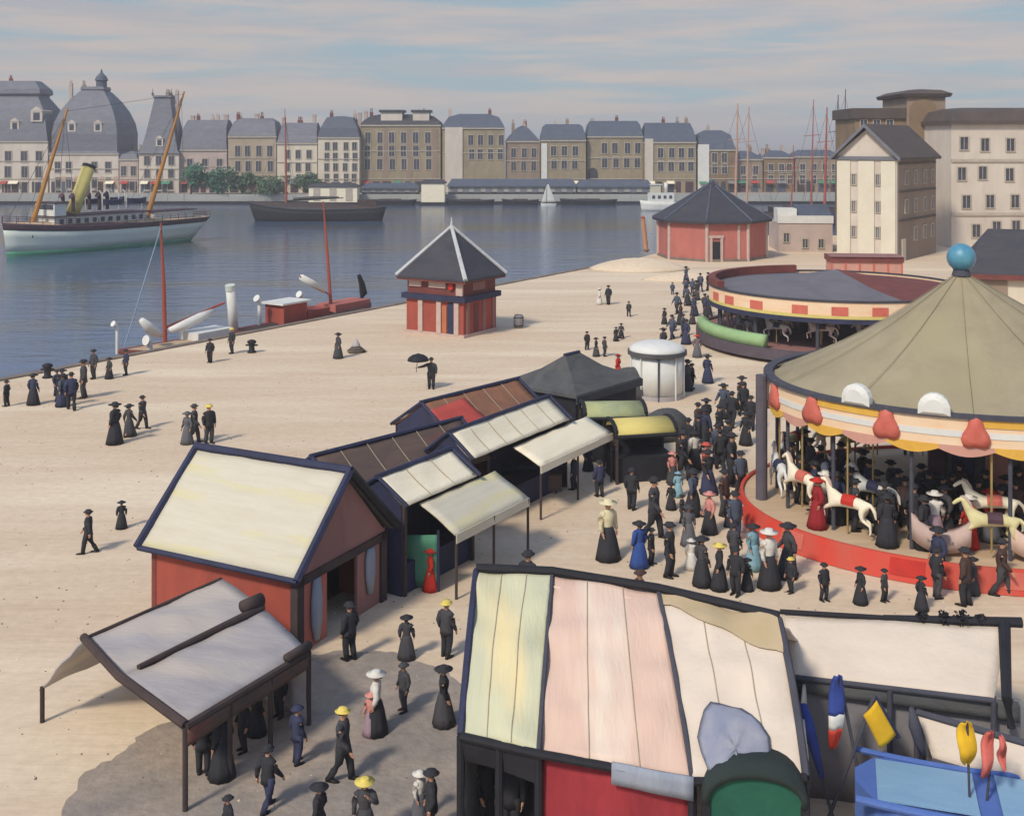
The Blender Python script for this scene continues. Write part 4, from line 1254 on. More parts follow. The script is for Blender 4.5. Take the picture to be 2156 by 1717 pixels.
for ri, cnt in ((7.9, 20), (6.1, 9)):
    for i in range(cnt):
        a = 6.28318 * (i + .3 * (ri < 7)) / cnt
        if ri > 7.5 and min(abs((math.degrees(a) - g_ + 180) % 360 - 180) for g_ in (240, 262, 286)) < 9:
            continue
        x, y = ri * math.cos(a), ri * SY * math.sin(a)
        hd = math.atan2(SY * math.cos(a), -math.sin(a)) + math.pi
        add_horse(car, x, y, ZD + .05 + .3 * ((k * 7) % 3) / 2, hd, hr[(k * 3 + int(ri)) % 5], (m_red, m_maroon, m_navy, m_coral)[k % 4], 4.97)
        k += 1
def gondola(parent, a, r, m, seatm):
    q = MB()
    rr_ = []
    for i in range(11):
        t = i / 10 * 2 - 1
        ww = .55 * math.sqrt(max(0, 1 - t * t * .9))
        lz = .35 * t * t + .12
        rr_.append([(t * 1.15, -ww, lz + .75 + .3 * t * t), (t * 1.12, -ww * .7, lz), (t * 1.12, ww * .7, lz), (t * 1.15, ww, lz + .75 + .3 * t * t)])
    q.loft(rr_)
    hd = math.atan2(SY * math.cos(a), -math.sin(a))
    M = Matrix.Translation((r * math.cos(a), r * SY * math.sin(a), ZD)) @ Matrix.Rotation(hd, 4, 'Z') @ Matrix.Scale(.8, 4)
    q.v = [M @ p for p in q.v]
    g_ = q.build('gondola', m, parent, True)
    s = MB().bx(-.5, .5, -.45, .45, .55, .7)
    s.v = [M @ p for p in s.v]
    s.build('seat', seatm, g_)
for a, m in ((240, m_palepil), (262, m_pinkcv), (286, m_creamcv)):
    gondola(car, R(a), 7.9, m, m_mgreycv)
pp = MB().tube([(-8.55, .2, 0), (-8.55, .2, 5.3)], .22, 12).build('corner_post', mat('mauve_grey_post', S(104, 98, 106)), car)

# ------------------------------------------------------------------ second merry-go-round, further off
C2 = Vector((xq(1762, 79.5), 79.5, 0))
c2 = thing('merry_go_round', 'further low merry-go-round with dark red and grey roof and green platform', 'carousel', C2)
R2 = 8.7
q = MB()
for k in range(48):
    a0_, a1_ = 6.28318 * k / 48, 6.28318 * (k + 1) / 48
    q.mi = 1 if (k >= 38 or k < 9) else 0
    pr_ = [(R2 - .2, 3.95), (R2 * .72, 4.15), (R2 * .45, 4.42), (.3, 5.1), (.02, 5.2)]
    q.add([(r_ * math.cos(a_), r_ * math.sin(a_), z_) for r_, z_ in pr_ for a_ in (a0_, a1_)], [(2 * i, 2 * i + 1, 2 * i + 3, 2 * i + 2) for i in range(4)])
q.build('roof', [ mat('grey_painted_canvas', S(122, 118, 122), S(104, 102, 108), scale=.5), m_redd], c2, True, fix=False)
MB().arc(R2 - .35, R2 + .12, 4.0, 4.55, R(95), R(192), 32).build('red_cornice', m_redd, c2)
MB().arc(R2, R2 + .1, 2.95, 4.05, 0, 6.2831, 96).build('valance', m_valance, c2)
MB().arc(R2 + .02, R2 + .18, 2.7, 2.98, 0, 6.2831, 96).build('lower_rail', m_navy, c2)
MB().arc(R2 + .0, R2 + .16, 4.02, 4.16, 0, 6.2831, 96).build('upper_rail', m_slated, c2)
for a in (186, 199, 216, 236, 252, 268, 285):
    MB().arc(R2 + .1, R2 + .14, 3.2, 3.75, R(a), R(a + 6.5), 6).build('coral_panel', m_coral, c2)
MB().arc(R2 + .1, R2 + .13, 3.0, 3.2, R(180), R(360), 60).build('yellow_band', m_yellowcv, c2)
RD = 9.5
MB().lathe([(RD, .35), (RD, .8), (.1, .802)], n=64).build('deck', m_mauve, c2)
MB().arc(RD + .002, RD + .2, .25, .95, 0, 6.2831, 72).build('rim_board', mat('mauve_dark_rim', S(96, 86, 94)), c2)
MB().arc(RD - .5, RD + .1, .96, 1.72, R(172), R(226), 24).build('green_parapet', m_lgreen, c2, True)
MB().lathe([(RD - .6, 0), (RD - .6, .35)], n=48).build('under_frame', m_black, c2)
MB().lathe([(2.6, .8), (2.6, 3.9)], n=10).build('centre_drum', mat('mauve_drum', S(104, 94, 100)), c2)
MB().lathe([(R2 - .3, 3.78), (R2 - .3, 3.84)], n=36).build('ceiling', m_dwood, c2)
for k in range(12):
    a = 6.28318 * (k + .2) / 12
    MB().tube([(8.3 * math.cos(a), 8.3 * math.sin(a), .8), (8.3 * math.cos(a), 8.3 * math.sin(a), 3.85)], .12, 8).build('rim_post', m_pole, c2)
k = 0
for ri, cnt in ((7.6, 16), (5.4, 11)):
    for i in range(cnt):
        a = 6.28318 * (i + .5 * (ri < 6)) / cnt
        hd = math.atan2(math.cos(a), -math.sin(a)) + math.pi
        add_horse(c2, ri * math.cos(a), ri * math.sin(a), .85 + .15 * (k % 3), hd, (m_mgreycv, m_greycv, m_pinkw)[k % 3], (m_navy, m_maroon)[k % 2], 3.8)
        k += 1

# ------------------------------------------------------------------ white booth with arched top
Yk = 61.5
wk0, wk1 = xq(1330, Yk), xq(1444, Yk)
hw = (wk1 - wk0) / 2
wk = thing('round_booth', 'round white booth with domed top and dark rim beside the crowd', 'booth', ((wk0 + wk1) / 2, Yk, 0), R(-4))
zw = zq(765, Yk)
zw = 2.45
MB().lathe([(hw - .05, 0), (hw - .05, zw)], (0, hw, 0), 36).build('wall', m_wpaint, wk, True)
MB().lathe([(hw + .1, zw - .02), (hw + .06, zw + .25), (hw * .86, zw + .42), (hw * .5, zw + .58), (.05, zw + .64)], (0, hw, 0), 36).build('domed_top', m_wpaint, wk, True)
MB().arc(hw - .02, hw + .17, zw - .1, zw + .12, 0, 6.2832, 48, c=(0, hw)).build('rim', m_dgreycv, wk)
for k in range(9):
    a = 6.28318 * k / 9 + .52
    MB().tube([((hw + .0) * math.cos(a), hw + (hw + .0) * math.sin(a), 0), ((hw + .0) * math.cos(a), hw + (hw + .0) * math.sin(a), zw)], .05 if k not in (3, ) else .1, 8).build('post', m_pole if k in (3, 6) else m_wpaint, wk)
MB().tube([((hw + .12) * math.cos(a_), hw + (hw + .12) * math.sin(a_), zw + .02) for a_ in [R(95 + 10 * i) for i in range(1, 9)]], .05, 6).build('rim_rope', m_pole, wk)
MB().arc(hw - .04, hw + .02, .0, .25, 0, 6.2832, 48, c=(0, hw)).build('skirting', m_greycv, wk)

# ------------------------------------------------------------------ red shed with ivory roof
A = P(625, 1215, 2.2)
shd = thing('red_shed', 'red wooden shed with big ivory canvas roof and dark gable doorway', 'shed', (A.x, A.y, 0), R(-27))
L_, D_ = 5.55, 4.6
ZE, ZR = 2.2, 4.5
MB().bx(-L_ + .15, -.1, .12, .24, 0, ZE + .02).build('front_wall', m_redb, shd)
MB().bx(-L_ + .15, -.1, D_ - .24, D_ - .12, 0, ZE + .02).build('back_wall', m_redb, shd)
gp = [(.1, ZE - .15), (D_ - .1, ZE - .15), (D_ / 2, ZR - .12)]
MB().prism_x(gp, -.22, -.08).build('gable', m_mauve, shd)  # dull mauve paints the gable side's shade into its boards
MB().prism_x([(.1, 0), (D_ - .1, 0), (D_ - .1, ZE), (D_ / 2, ZR - .12), (.1, ZE)], -L_ + .2, -L_ + .34).build('end_wall', m_redd, shd)
rf = MB().sheet((-L_ - .1, -.12, ZE), (.12, -.12, ZE), (.12, D_ / 2, ZR), (-L_ - .1, D_ / 2, ZR), 18, 10, .05, .08, .05, 3).build('front_roof', m_ivory, shd, True)
MB().sheet((-L_ - .1, D_ + .12, ZE), (.12, D_ + .12, ZE), (.12, D_ / 2, ZR), (-L_ - .1, D_ / 2, ZR), 14, 8, .03, .08, .03, 5).build('back_roof', m_dgreycv, shd, True)
tb = MB().tube([(-L_ - .16, D_ / 2, ZR + .03), (.2, D_ / 2, ZR + .03)], .13, 6).build('ridge_beam', m_navy, shd)
for x in (-L_ - .12, .14):
    MB().tube([(x, -.2, ZE - .02), (x, D_ / 2, ZR + .02)], .12, 6).build('verge_board', m_navy, shd)
    MB().tube([(x, D_ + .2, ZE - .02), (x, D_ / 2, ZR + .02)], .14, 6).build('verge_board', m_black, shd)
MB().tube([(-L_ - .1, -.16, ZE - .05), (.14, -.16, ZE - .05)], .08, 6).build('eaves_board', m_navy, shd)
MB().bx(-.2, -.02, .1, D_ - .1, ZE - .34, ZE - .1).build('gable_beam', m_dwood, shd)
for y in (.18, D_ - .3):
    MB().bx(-.26, -.02, y - .13, y + .17, 0, ZE - .1).build('corner_post', m_dwood, shd)
MB().bx(-.2, -.1, .35, 1.5, 0, ZE - .34).build('gable_board', m_pinkbr, shd)
MB().bx(-.2, -.1, 3.0, D_ - .4, 0, ZE - .34).build('gable_board', m_mauve, shd)
for y, w_, z0 in ((.95, .24, .15), (3.6, .24, .5)):
    q = MB()
    q.loft([[(-.04 + .07 * math.cos(b), y + ww * math.sin(b), z) for b in [6.28318 * i / 10 for i in range(10)]] for z, ww in ((z0, w_ * .5), (z0 + .5, w_), (z0 + 1.1, w_ * 1.05), (1.85, w_ * .7))])
    q.build('gathered_curtain', m_bgcurt, shd, True)
MB().bx(-L_ + .4, -1.6, .3, D_ - .3, .01, .1).build('floor', m_dwood, shd)
MB().bx(-1.8, -1.7, .3, D_ - .3, .02, 2.1).build('inner_partition', m_black, shd)

# green canvas screen beside the shed
p = P(885, 1240)
gs = thing('green_screen', 'green cloth screen on posts right of the red shed', 'screen', p, R(-18))
MB().sheet((-.62, 0, .05), (.55, 0, .1), (.55, .02, 1.75), (-.62, .02, 1.62), 8, 6, .05, .04, .04, 2, up=Vector((0, -1, 0))).build('cloth', m_green, gs, True)
for x, h in ((-.66, 1.8), (.6, 1.9)):
    MB().tube([(x, .02, 0), (x, .02, h)], .05, 8).build('post', m_navy, gs)

m_seam = mat('canvas_seam', S(176, 164, 142))
# ------------------------------------------------------------------ market stalls in rows parallel to the quay
ROT = math.atan2(.841, .541)
def stall(name, label, s, t, L, D, ze, zr, fm, bm_, aw=None, wall=m_navy, verge=m_navy, open_front=True, rot=ROT, counter=None, group='fair stalls in rows'):
    """s, t: front right of the roof edge along / across the rows; local x along the row, local -y faces the lane"""
    o = Vector((0, 35, 0)) + U * s + NV * t
    r = thing(name, label, 'stall', o, rot, group)
    rf = MB().sheet((0, 0, ze), (L, 0, ze), (L, D / 2, zr), (0, D / 2, zr), 14, 7, -.05, .06, .05, s, pw=1).build('front_roof', fm, r, True)
    MB().sheet((0, D, ze), (L, D, ze), (L, D / 2, zr), (0, D / 2, zr), 14, 7, -.05, .06, .05, s + 3).build('back_roof', bm_, r, True)
    nsm = max(3, int(L / 1.1))
    sq = MB()
    for k in range(1, nsm):
        x = L * k / nsm
        sq.tube([(x, D / 2 * t, ze + (zr - ze) * t - .045 * math.sin(math.pi * t) * (.6 + .4 * math.sin(math.pi * x / L)) + .022) for t in [i / 6 for i in range(7)]], .016, 5)
    sq.build('seam', m_seam, rf)
    MB().tube([(-.1, D / 2, zr + .03), (L + .1, D / 2, zr + .03)], .08, 6).build('ridge_pole', verge, r)
    for x in (-.03, L + .03):
        MB().tube([(x, -.08, ze), (x, D / 2, zr + .02)], .07, 6).build('verge_pole', verge, r)
        MB().tube([(x, D + .08, ze), (x, D / 2, zr + .02)], .07, 6).build('verge_pole', verge, r)
    for x in (.12, L - .12):
        for y in (.15, D - .15):
            MB().bx(x - .06, x + .06, y - .06, y + .06, 0, ze + .05).build('post', m_dwood, r)
    MB().bx(.06, L - .06, D - .22, D - .14, 0, ze).build('back_wall', wall, r)
    for x0 in (.02, L - .1):
        MB().prism_x([(.2, 0), (D - .24, 0), (D - .24, ze), (D / 2, zr - .08), (.2, ze)], x0, x0 + .08).build('side_wall', wall, r)
    MB().bx(.2, L - .2, .22, .95, 0, .92).build('counter', counter or wall, r)
    if aw:
        a0, a1, ad, z1, z0, am = aw
        MB().sheet((a0, -ad, z0), (a1, -ad, z0), (a1, .05, z1), (a0, .05, z1), 12, 6, .04, .05, .05, s + 7).build('awning', am, r, True)
        MB().sheet((a0, -ad - .03, z0 - .28), (a1, -ad - .03, z0 - .26), (a1, -ad - .02, z0 + .01), (a0, -ad - .02, z0 + .01), 12, 2, 0, .03, .03, s, up=Vector((0, -1, 0))).build('awning_flap', am, r)
        for x in (a0 + .05, (a0 + a1) / 2, a1 - .05):
            MB().tube([(x, -ad + .02, z0), (x, -ad + .02, 0)], .045, 8).build('awning_pole', m_dwood, r)
    return r
def stc(px, py, z):
    d = P(px, py, z) - Vector((0, 35, 0))
    return d.dot(U), d.dot(NV)

st1 = stall('fair_stall', 'cream roofed stall with wide cream awning right of the red shed', -1.75, -2.75, 3.9, 2.2, 2.85, 3.55, m_creamcv, m_dgreen, (.75, 5.0, 1.35, 2.7, 2.0, m_ivory), m_navy)
stall('fair_stall', 'cream roofed stall with curled awning in the middle of the row', 3.9, -4.2, 7.0, 2.0, 2.75, 3.55, m_creamcv, m_dgreycv, (2.8, 8.5, 1.15, 2.55, 2.0, m_creamcv), m_navy)
o = stc(663, 962, 3.4)
stall('fair_stall', 'long low stall with brown and green canvas behind the cream stalls', o[0], o[1] + 1.3, 7.2, 3.4, 2.1, 3.3, m_browncv, m_browncv, None, m_redd, m_navy, rot=R(48), group='fair stalls in rows')
o = stc(885, 850, 3.3)
rs = stall('fair_stall', 'stall under rust brown canvas with a red end cloth', o[0], o[1] + 1.6, 6.2, 3.4, 2.15, 3.3, m_rust, m_rust, None, m_navy, m_navy, rot=R(50))
MB().sheet((-.06, -.12, 2.13), (2.5, -.12, 2.2), (2.2, 1.35, 3.18), (-.06, 1.2, 3.06), 8, 5, -.02, .07, .03, 8).build('red_cloth', m_redcv, rs, True)
# dark grey peaked tent
pc = P(1195, 818, 2.3)
dg = thing('peaked_tent', 'dark grey peaked tent left of the round white booth', 'tent', (pc.x + .3, pc.y + 1.8, 0), R(50), 'fair stalls in rows')
MB().rings_roof(-2.7, 2.7, -2.3, 2.3, [(0, 2.2), (.02, 2.35), (1.4, 3.0), (2.1, 3.62, 2.26)]).build('roof', m_dgreycv, dg)
MB().bx(-2.5, 2.5, -2.1, 2.1, 0, 2.2).build('wall', m_black, dg)
MB().tube([(-.6, 0, 3.64), (.6, 0, 3.64)], .09, 6).build('ridge_pole', m_navy, dg)
MB().bx(-2.72, 2.72, -2.36, -2.28, 1.95, 2.3).build('fascia', m_slated, dg)
# curved little awnings at the end of the row
def barrel(name, label, px, py, L, D, m, rz, z=2.1):
    p = P(px, py, z)
    r = thing(name, label, 'stall', (p.x, p.y, 0), rz, 'fair stalls in rows')
    q = MB()
    n = 10
    rings = []
    for i in range(n + 1):
        a = math.pi * i / n
        y, zz = -D / 2 * math.cos(a), z - .15 + .5 * math.sin(a)
        y2, z2 = -(D / 2 - .05) * math.cos(a), z - .2 + .48 * math.sin(a)
        rings.append([(-L / 2, y, zz), (L / 2, y, zz), (L / 2, y2, z2), (-L / 2, y2, z2)])
    q.loft(rings)
    q.build('round_awning', m, r, True)
    MB().bx(-L / 2 + .05, L / 2 - .05, -D / 2 + .15, D / 2 - .1, 0, 1.0).build('counter', m_black, r)
    MB().tube([(-L / 2 - .05, -D / 2, z - .17), (L / 2 + .05, -D / 2, z - .17)], .09, 6).build('front_rail', m_black, r)
    for x in (-L / 2, L / 2):
        MB().tube([(x, -(D / 2) * math.cos(math.pi * i / 8), z - .16 + .52 * math.sin(math.pi * i / 8)) for i in range(9)], .09, 6).build('hoop', m_black, r)
        for y in (-D / 2, D / 2):
            MB().bx(x - .05, x + .05, y - .05, y + .05, 0, z - .12).build('post', m_dwood, r)
    MB().bx(-L / 2 + .06, L / 2 - .06, D / 2 - .1, D / 2 - .04, 0, z - .1).build('back_wall', m_black, r)
barrel('round_stall', 'small stall with sage green curved awning right of the dark tent', 1290, 862, 2.7, 1.9, m_oldgr, R(4))
barrel('round_stall', 'small stall with yellow curved awning at the lane end of the row', 1348, 897, 2.6, 1.8, m_yellowcv, R(12))
# tarpaulins over goods at the row end
def tarp(label, px, py, lx, ly, h, rz, m=m_dgreycv):
    p = P(px, py)
    mb = MB()
    rings = []
    for i in range(8):
        t = i / 7
        r = math.cos(t * 1.5)
        rings.append([(lx * r * math.cos(a) * (1 + .12 * math.sin(3 * a + px)), ly * r * math.sin(a) * (1 + .1 * math.cos(2 * a)), max(0, h * math.sin(t * 1.57) + .06 * noise.noise(Vector((a * 2, t * 4, px))))) for a in [6.28318 * k / 22 for k in range(22)]])
    o = mb.loft(rings).build('tarpaulin', m, None, True)
    o.location = p
    o.rotation_euler = (0, 0, rz)
    return tag(o, label, 'tarpaulin')
tarp('dark tarpaulin over goods behind the yellow awning', 1402, 922, 1.3, .9, 1.4, .4)
tarp('dark tarpaulin heap between the sage awning and the round white booth', 1330, 838, 1.9, .8, 1.7, .2)
tarp('black covered heap at the left end of the sage green awning', 1222, 896, .8, .7, 1.5, .3, m_black)
# rolls of cloth on a trestle in front of the middle stall
p = P(1112, 1034)
ct = thing('cloth_trestle', 'trestle with navy and maroon rolled cloths before the cream stalls', 'table', p, ROT - .9)
MB().bx(-1.35, 1.35, -.4, .4, .72, .8).build('table_top', m_dwood, ct)
for x in (-1.1, 1.1):
    for y in (-.3, .3):
        MB().tube([(x, y * 1.2, 0), (x * .95, y, .72)], .045, 6).build('leg', m_dwood, ct)
MB().bx(-1.3, 1.3, -.44, -.41, .1, .74).build('front_cloth', m_browncv, ct)
for x0, x1, y, z, m, r, nm_ in ((-1.3, 1.15, -.16, .98, m_navy, .18, 'rolled cloth'), (-1.05, 1.3, .2, .98, m_maroon, .17, 'rolled cloth')):
    q = MB().tube([(x0, y, z), (x0 * .3, y + .02, z + .02), (x1 * .4, y - .02, z), (x1, y, z)], [r, r * 1.08, r, r * .9], 12)
    q.v = [ROOTM[ct.name] @ v_ for v_ in q.v]
    o = q.build('cloth_roll', m, None, True)
    tag(o, 'long navy cloth roll on the trestle table' if m is m_navy else 'long maroon cloth roll behind the navy roll on the trestle', 'cloth')

# ------------------------------------------------------------------ foreground canvas tents
def midp(a, b, t):
    return a + (b - a) * t
bt = thing('big_tent', 'big canvas tent with yellow green, pink and white roof panels', 'tent', P(1320, 1800, 0))
tops = [P(1003, 1200, 4.5), P(1163, 1207, 4.5), P(1386, 1243, 4.5), P(1640, 1302, 4.4)]
bots = [P(970, 1545, 2.6), P(1134, 1582, 2.6), P(1458, 1640, 2.55), P(1697, 1632, 2.6)]
pms = [m_yelg, m_pinkcv, m_whitecv]
for k in range(3):
    q = MB().sheet(bots[k], bots[k + 1], tops[k + 1], tops[k], 26, 26, .22, .05, .16, k * 5, pw=.8)
    pn = q.build('roof_panel', pms[k], bt, True, world=True)
    n0 = (bots[k + 1] - bots[k]).cross(tops[k] - bots[k]).normalized()
    sq = MB()
    for f_ in (.34, .67):
        pts = []
        for i in range(27):
            t = i / 26
            p_ = (bots[k] * (1 - f_) + bots[k + 1] * f_) * (1 - t) + (tops[k] * (1 - f_) + tops[k + 1] * f_) * t
            p_ = p_ + n0 * (.22 * math.sin(math.pi * t) ** .8 * (.6 + .4 * math.sin(math.pi * f_)))
            p_ = p_ + n0 * (.16 * noise.noise(Vector((p_.x * 1.3 + k * 5, p_.y * 1.3, p_.z * 1.3))) + .004)
            pts.append(p_)
        sq.tube(pts, .014, 5)
    sq.build('seam', m_seam, pn)
    sq_ = pn.children[0]
    for v_ in sq_.data.vertices:
        v_.co = ROOTM[bt.name].inverted() @ v_.co
    if k == 2:
        a, b, c, d = midp(tops[2], bots[2], .02), midp(tops[3], bots[3], .04), midp(tops[3], bots[3], .42), midp(midp(tops[2], bots[2], .25), midp(tops[3], bots[3], .25), .3)
        # brown stained band of the white panel: laid on with the same sag, 3 mm above
for k in range(4):
    pts = []
    for i in range(13):
        t = i / 12
        pts.append(midp(bots[k], tops[k], t) + Vector((0, -.11 * math.sin(math.pi * t) ** .8, .16 * math.sin(math.pi * t) ** .8)))
    MB().tube(pts, .075 if k in (0, 3) else .05, 6).build('seam_rope', m_navy if k < 1 else m_pole, bt, world=True)
MB().tube([t_ + Vector((0, 0, .06)) for t_ in tops], .1, 8).build('ridge_pole', m_black, bt, world=True)
backs = [t_ + Vector((1.3, 3.0, -1.9)) for t_ in tops]
MB().sheet(tops[0] + Vector((0, .06, -.08)), tops[3] + Vector((0, .06, -.08)), backs[3], backs[0], 18, 8, .05, .05, .06, 9).build('back_roof', m_whitecv, bt, True, world=True)
MB().tube([b_ + Vector((0, -.03, -.02)) for b_ in bots], .085, 8).build('eaves_pole', m_black, bt, world=True)
def wallq(name, a, b, z0, z1, m, bulge=.04, dy=.15, nx=14):
    a0, b0 = a.copy(), b.copy()
    a0.y += dy
    b0.y += dy
    a1, b1 = a0.copy(), b0.copy()
    a0.z = b0.z = z0
    a1.z, b1.z = a.z + z1, b.z + z1
    return MB().sheet(a0, b0, b1, a1, nx, 8, bulge, .05, .09, 4, up=Vector((0, -1, 0)), pw=1).build(name, m, bt, True, world=True)
wallq('red_front', bots[1], bots[2], 0, -.12, m_crimson)
wallq('end_wall', bots[3] + Vector((-.02, 0, 0)), backs[3], 0, -.05, m_whitecv, dy=0)
wallq('end_wall', bots[0] + Vector((.05, 0, 0)), backs[0], 0, -.05, m_dgreycv, dy=0)
bb_ = [Vector((q.x, q.y, q.z)) for q in backs]
wallq('back_wall', bb_[0], bb_[3], 0, -.05, m_dgreycv, dy=0)
for k, t in ((0, 0), (0, .5), (1, 0), (2, 0), (3, 0)):
    b_ = bots[k] if t == 0 else midp(bots[0], bots[1], t)
    MB().tube([b_ + Vector((0, .02, -.05)), Vector((b_.x, b_.y + .02, 0))], .08, 8).build('front_post', m_black, bt, world=True)
MB().sheet(midp(bots[0], bots[1], .02) + Vector((0, 0, -.05)), midp(bots[0], bots[1], .98) + Vector((0, 0, -.05)), midp(bots[0], bots[1], .98) + Vector((0, .02, -.6)), midp(bots[0], bots[1], .02) + Vector((0, .02, -.5)), 10, 3, 0, .04, .08, 3, up=Vector((0, -1, 0))).build('front_flap', m_black, bt, world=True)
MB().sheet(midp(bots[1], bots[2], .48) + Vector((0, -.12, .1)), midp(bots[1], bots[2], 1.0) + Vector((0, -.12, .1)), midp(bots[1], bots[2], 1.0) + Vector((0, -.1, -.34)), midp(bots[1], bots[2], .48) + Vector((0, -.1, -.3)), 8, 3, .02, .04, .04, 3, up=Vector((0, -1, 0))).build('pelmet', m_bgcurt, bt, True, world=True)

# round topped green booth in front
Yg = 20.1
gx0, gx1 = xq(1487, Yg), xq(1692, Yg)
hw = (gx1 - gx0) / 2
gb = thing('green_booth', 'round topped bottle green booth before the white tent panel', 'booth', ((gx0 + gx1) / 2, Yg, 0), R(-6))
zs = zq(1692, Yg)
pf = [(-hw, 0), (hw, 0), (hw, zs)] + [(hw * math.cos(a), zs + .52 * math.sin(a) ** .8) for a in [math.pi * i / 14 for i in range(1, 14)]] + [(-hw, zs)]
MB().prism_y(pf, 0, .9).build('body', m_dgreen, gb)
q = MB()
rings = []
for i in range(17):
    a = math.pi * i / 16
    x, z = (hw + .07) * math.cos(a), zs + .02 + .6 * abs(math.sin(a)) ** .8
    x2, z2 = (hw - .05) * math.cos(a), zs - .02 + .5 * abs(math.sin(a)) ** .8
    rings.append([(x, -.08, z), (x, 1.0, z), (x2, 1.0, z2), (x2, -.08, z2)])
q.loft(rings).build('round_roof', mat('green_black_felt', S(50, 60, 58)), gb, True)
for x in (-hw, hw):
    MB().bx(x - .07, x + .07, -.06, .05, 0, zs).build('corner_post', m_black, gb)
# booth's shade on the roof behind it, modelled as a blue grey sheet
pa, pb_, pcv, pd = P(1490, 1560, 3.05), P(1625, 1560, 3.0), P(1600, 1470, 3.6), P(1520, 1465, 3.6)
q = MB()
n_ = 18
cen = [midp(midp(bots[2], tops[2], t), midp(bots[3], tops[3], t), s) for t, s in ((.0, .0),)]
def roofpt(s, t, lift=.06):
    a, b = midp(bots[2], bots[3], s), midp(tops[2], tops[3], s)
    n0 = (bots[3] - bots[2]).cross(tops[2] - bots[2]).normalized()
    p_ = midp(a, b, t)
    p_ = p_ + n0 * (.22 * math.sin(math.pi * t) ** .8 * (.6 + .4 * math.sin(math.pi * s)))
    return p_ + n0 * (.16 * noise.noise(Vector((p_.x * 1.3 + 10, p_.y * 1.3, p_.z * 1.3))) + lift)
rings = []
for i in range(9):
    f_ = i / 8
    ring = []
    for k in range(22):
        a = 6.28318 * k / 22
        q_ = 1 + .05 * math.sin(3 * a + 1) + .04 * math.sin(7 * a)
        s_, t_ = .40 + .31 * (1 - f_) * math.cos(a) * q_, .10 + .25 * (1 - f_) * math.sin(a) * q_
        pr_ = roofpt(s_, max(t_, .015), .07 + .16 * f_ ** .5 * (1 + .25 * math.sin(5 * a + 3 * f_)))
        ring.append(pr_ + Vector((0, -.02, .075 * noise.noise(Vector((pr_.x * 3.2, pr_.y * 6, 2))))) * (1 if f_ else 0))
    rings.append(ring)
q.loft(rings)
o = q.build('booth_shade_sheet', mat('slate_blue_shade', S(160, 160, 168), S(126, 134, 160), scale=1.6, bump=.3, fine=8), None, True)
tag(o, 'slate blue sheet standing for the booth shade on the white panel of the big tent', 'cloth')
q = MB()
grid_ = [[roofpt(.01 + .97 * i / 14, (.9 - .2 * i / 14 + .02 * math.sin(i)) * (1 - j / 5) + .985 * j / 5, .05) for i in range(15)] for j in range(6)]
vs_ = [p_ for r_ in grid_ for p_ in r_]
q.add(vs_, [(j * 15 + i, j * 15 + i + 1, j * 15 + i + 16, j * 15 + i + 15) for j in range(5) for i in range(14)])
q.build('canvas_patch', m_tancv, bt, True, world=True)

# white canvas stall at right
rt = thing('white_stall', 'low white canvas stall with black front bar at right', 'stall', P(1880, 1700))
a0, a1 = P(1652, 1292, 3.35), P(2122, 1316, 3.35)
b0, b1 = P(1664, 1424, 2.6), P(2092, 1474, 2.6)
MB().sheet(b0, b1, a1, a0, 18, 8, .04, .05, .07, 2).build('roof', m_whitecv, rt, True, world=True)
MB().sheet(a0, a1, a1 + Vector((.5, 2.0, -.9)), a0 + Vector((.5, 2.0, -.9)), 14, 6, .04, .05, .05, 2).build('back_roof', m_whitecv, rt, True, world=True)
MB().tube([midp(a0, a1, -.02) + Vector((0, 0, .05)), midp(a0, a1, .45) + Vector((0, 0, .03))], .06, 8).tube([midp(a0, a1, .45) + Vector((0, 0, .03)), midp(a0, a1, 1.06) + Vector((0, 0, .08))], [.07, .12], 8).build('ridge_bar', m_black, rt, world=True)
MB().tube([a1 + Vector((-.1, -.05, .05)), b1 + Vector((.25, -.04, .05)), b1 + Vector((.32, -.1, -.5))], [.13, .1, .09], 8).build('end_spar', m_black, rt, world=True)
MB().tube([b0, b1], .06, 8).build('eaves_pole', m_pole, rt, world=True)
def hang(root, name, a, b, zt, zb, m, dy=.12, wr=.07):
    a, b = a.copy(), b.copy()
    a.y += dy; b.y += dy
    a1_, b1_ = a.copy(), b.copy()
    a.z, b.z = zb, zb
    a1_.z, b1_.z = zt, zt
    return MB().sheet(a, b, b1_, a1_, 14, 6, .05, .05, wr, 6, up=Vector((0, -1, 0))).build(name, m, root, True, world=True)
hang(rt, 'front_curtain', b0, b1 + Vector((.6, 0, 0)), 2.55, 0.0, m_mgreycv)
MB().sheet(b0 + Vector((.1, -.03, -.02)), b1 + Vector((.5, -.03, -.02)), b1 + Vector((.5, -.06, -.42)), b0 + Vector((.1, -.06, -.3)), 14, 3, .02, .04, .04, 6, up=Vector((0, -1, 0))).build('pelmet', m_dgreycv, rt, True, world=True)
for b_ in (b0, midp(b0, b1, .5), b1):
    MB().tube([b_, Vector((b_.x, b_.y, 0))], .06, 8).build('post', m_pole, rt, world=True)
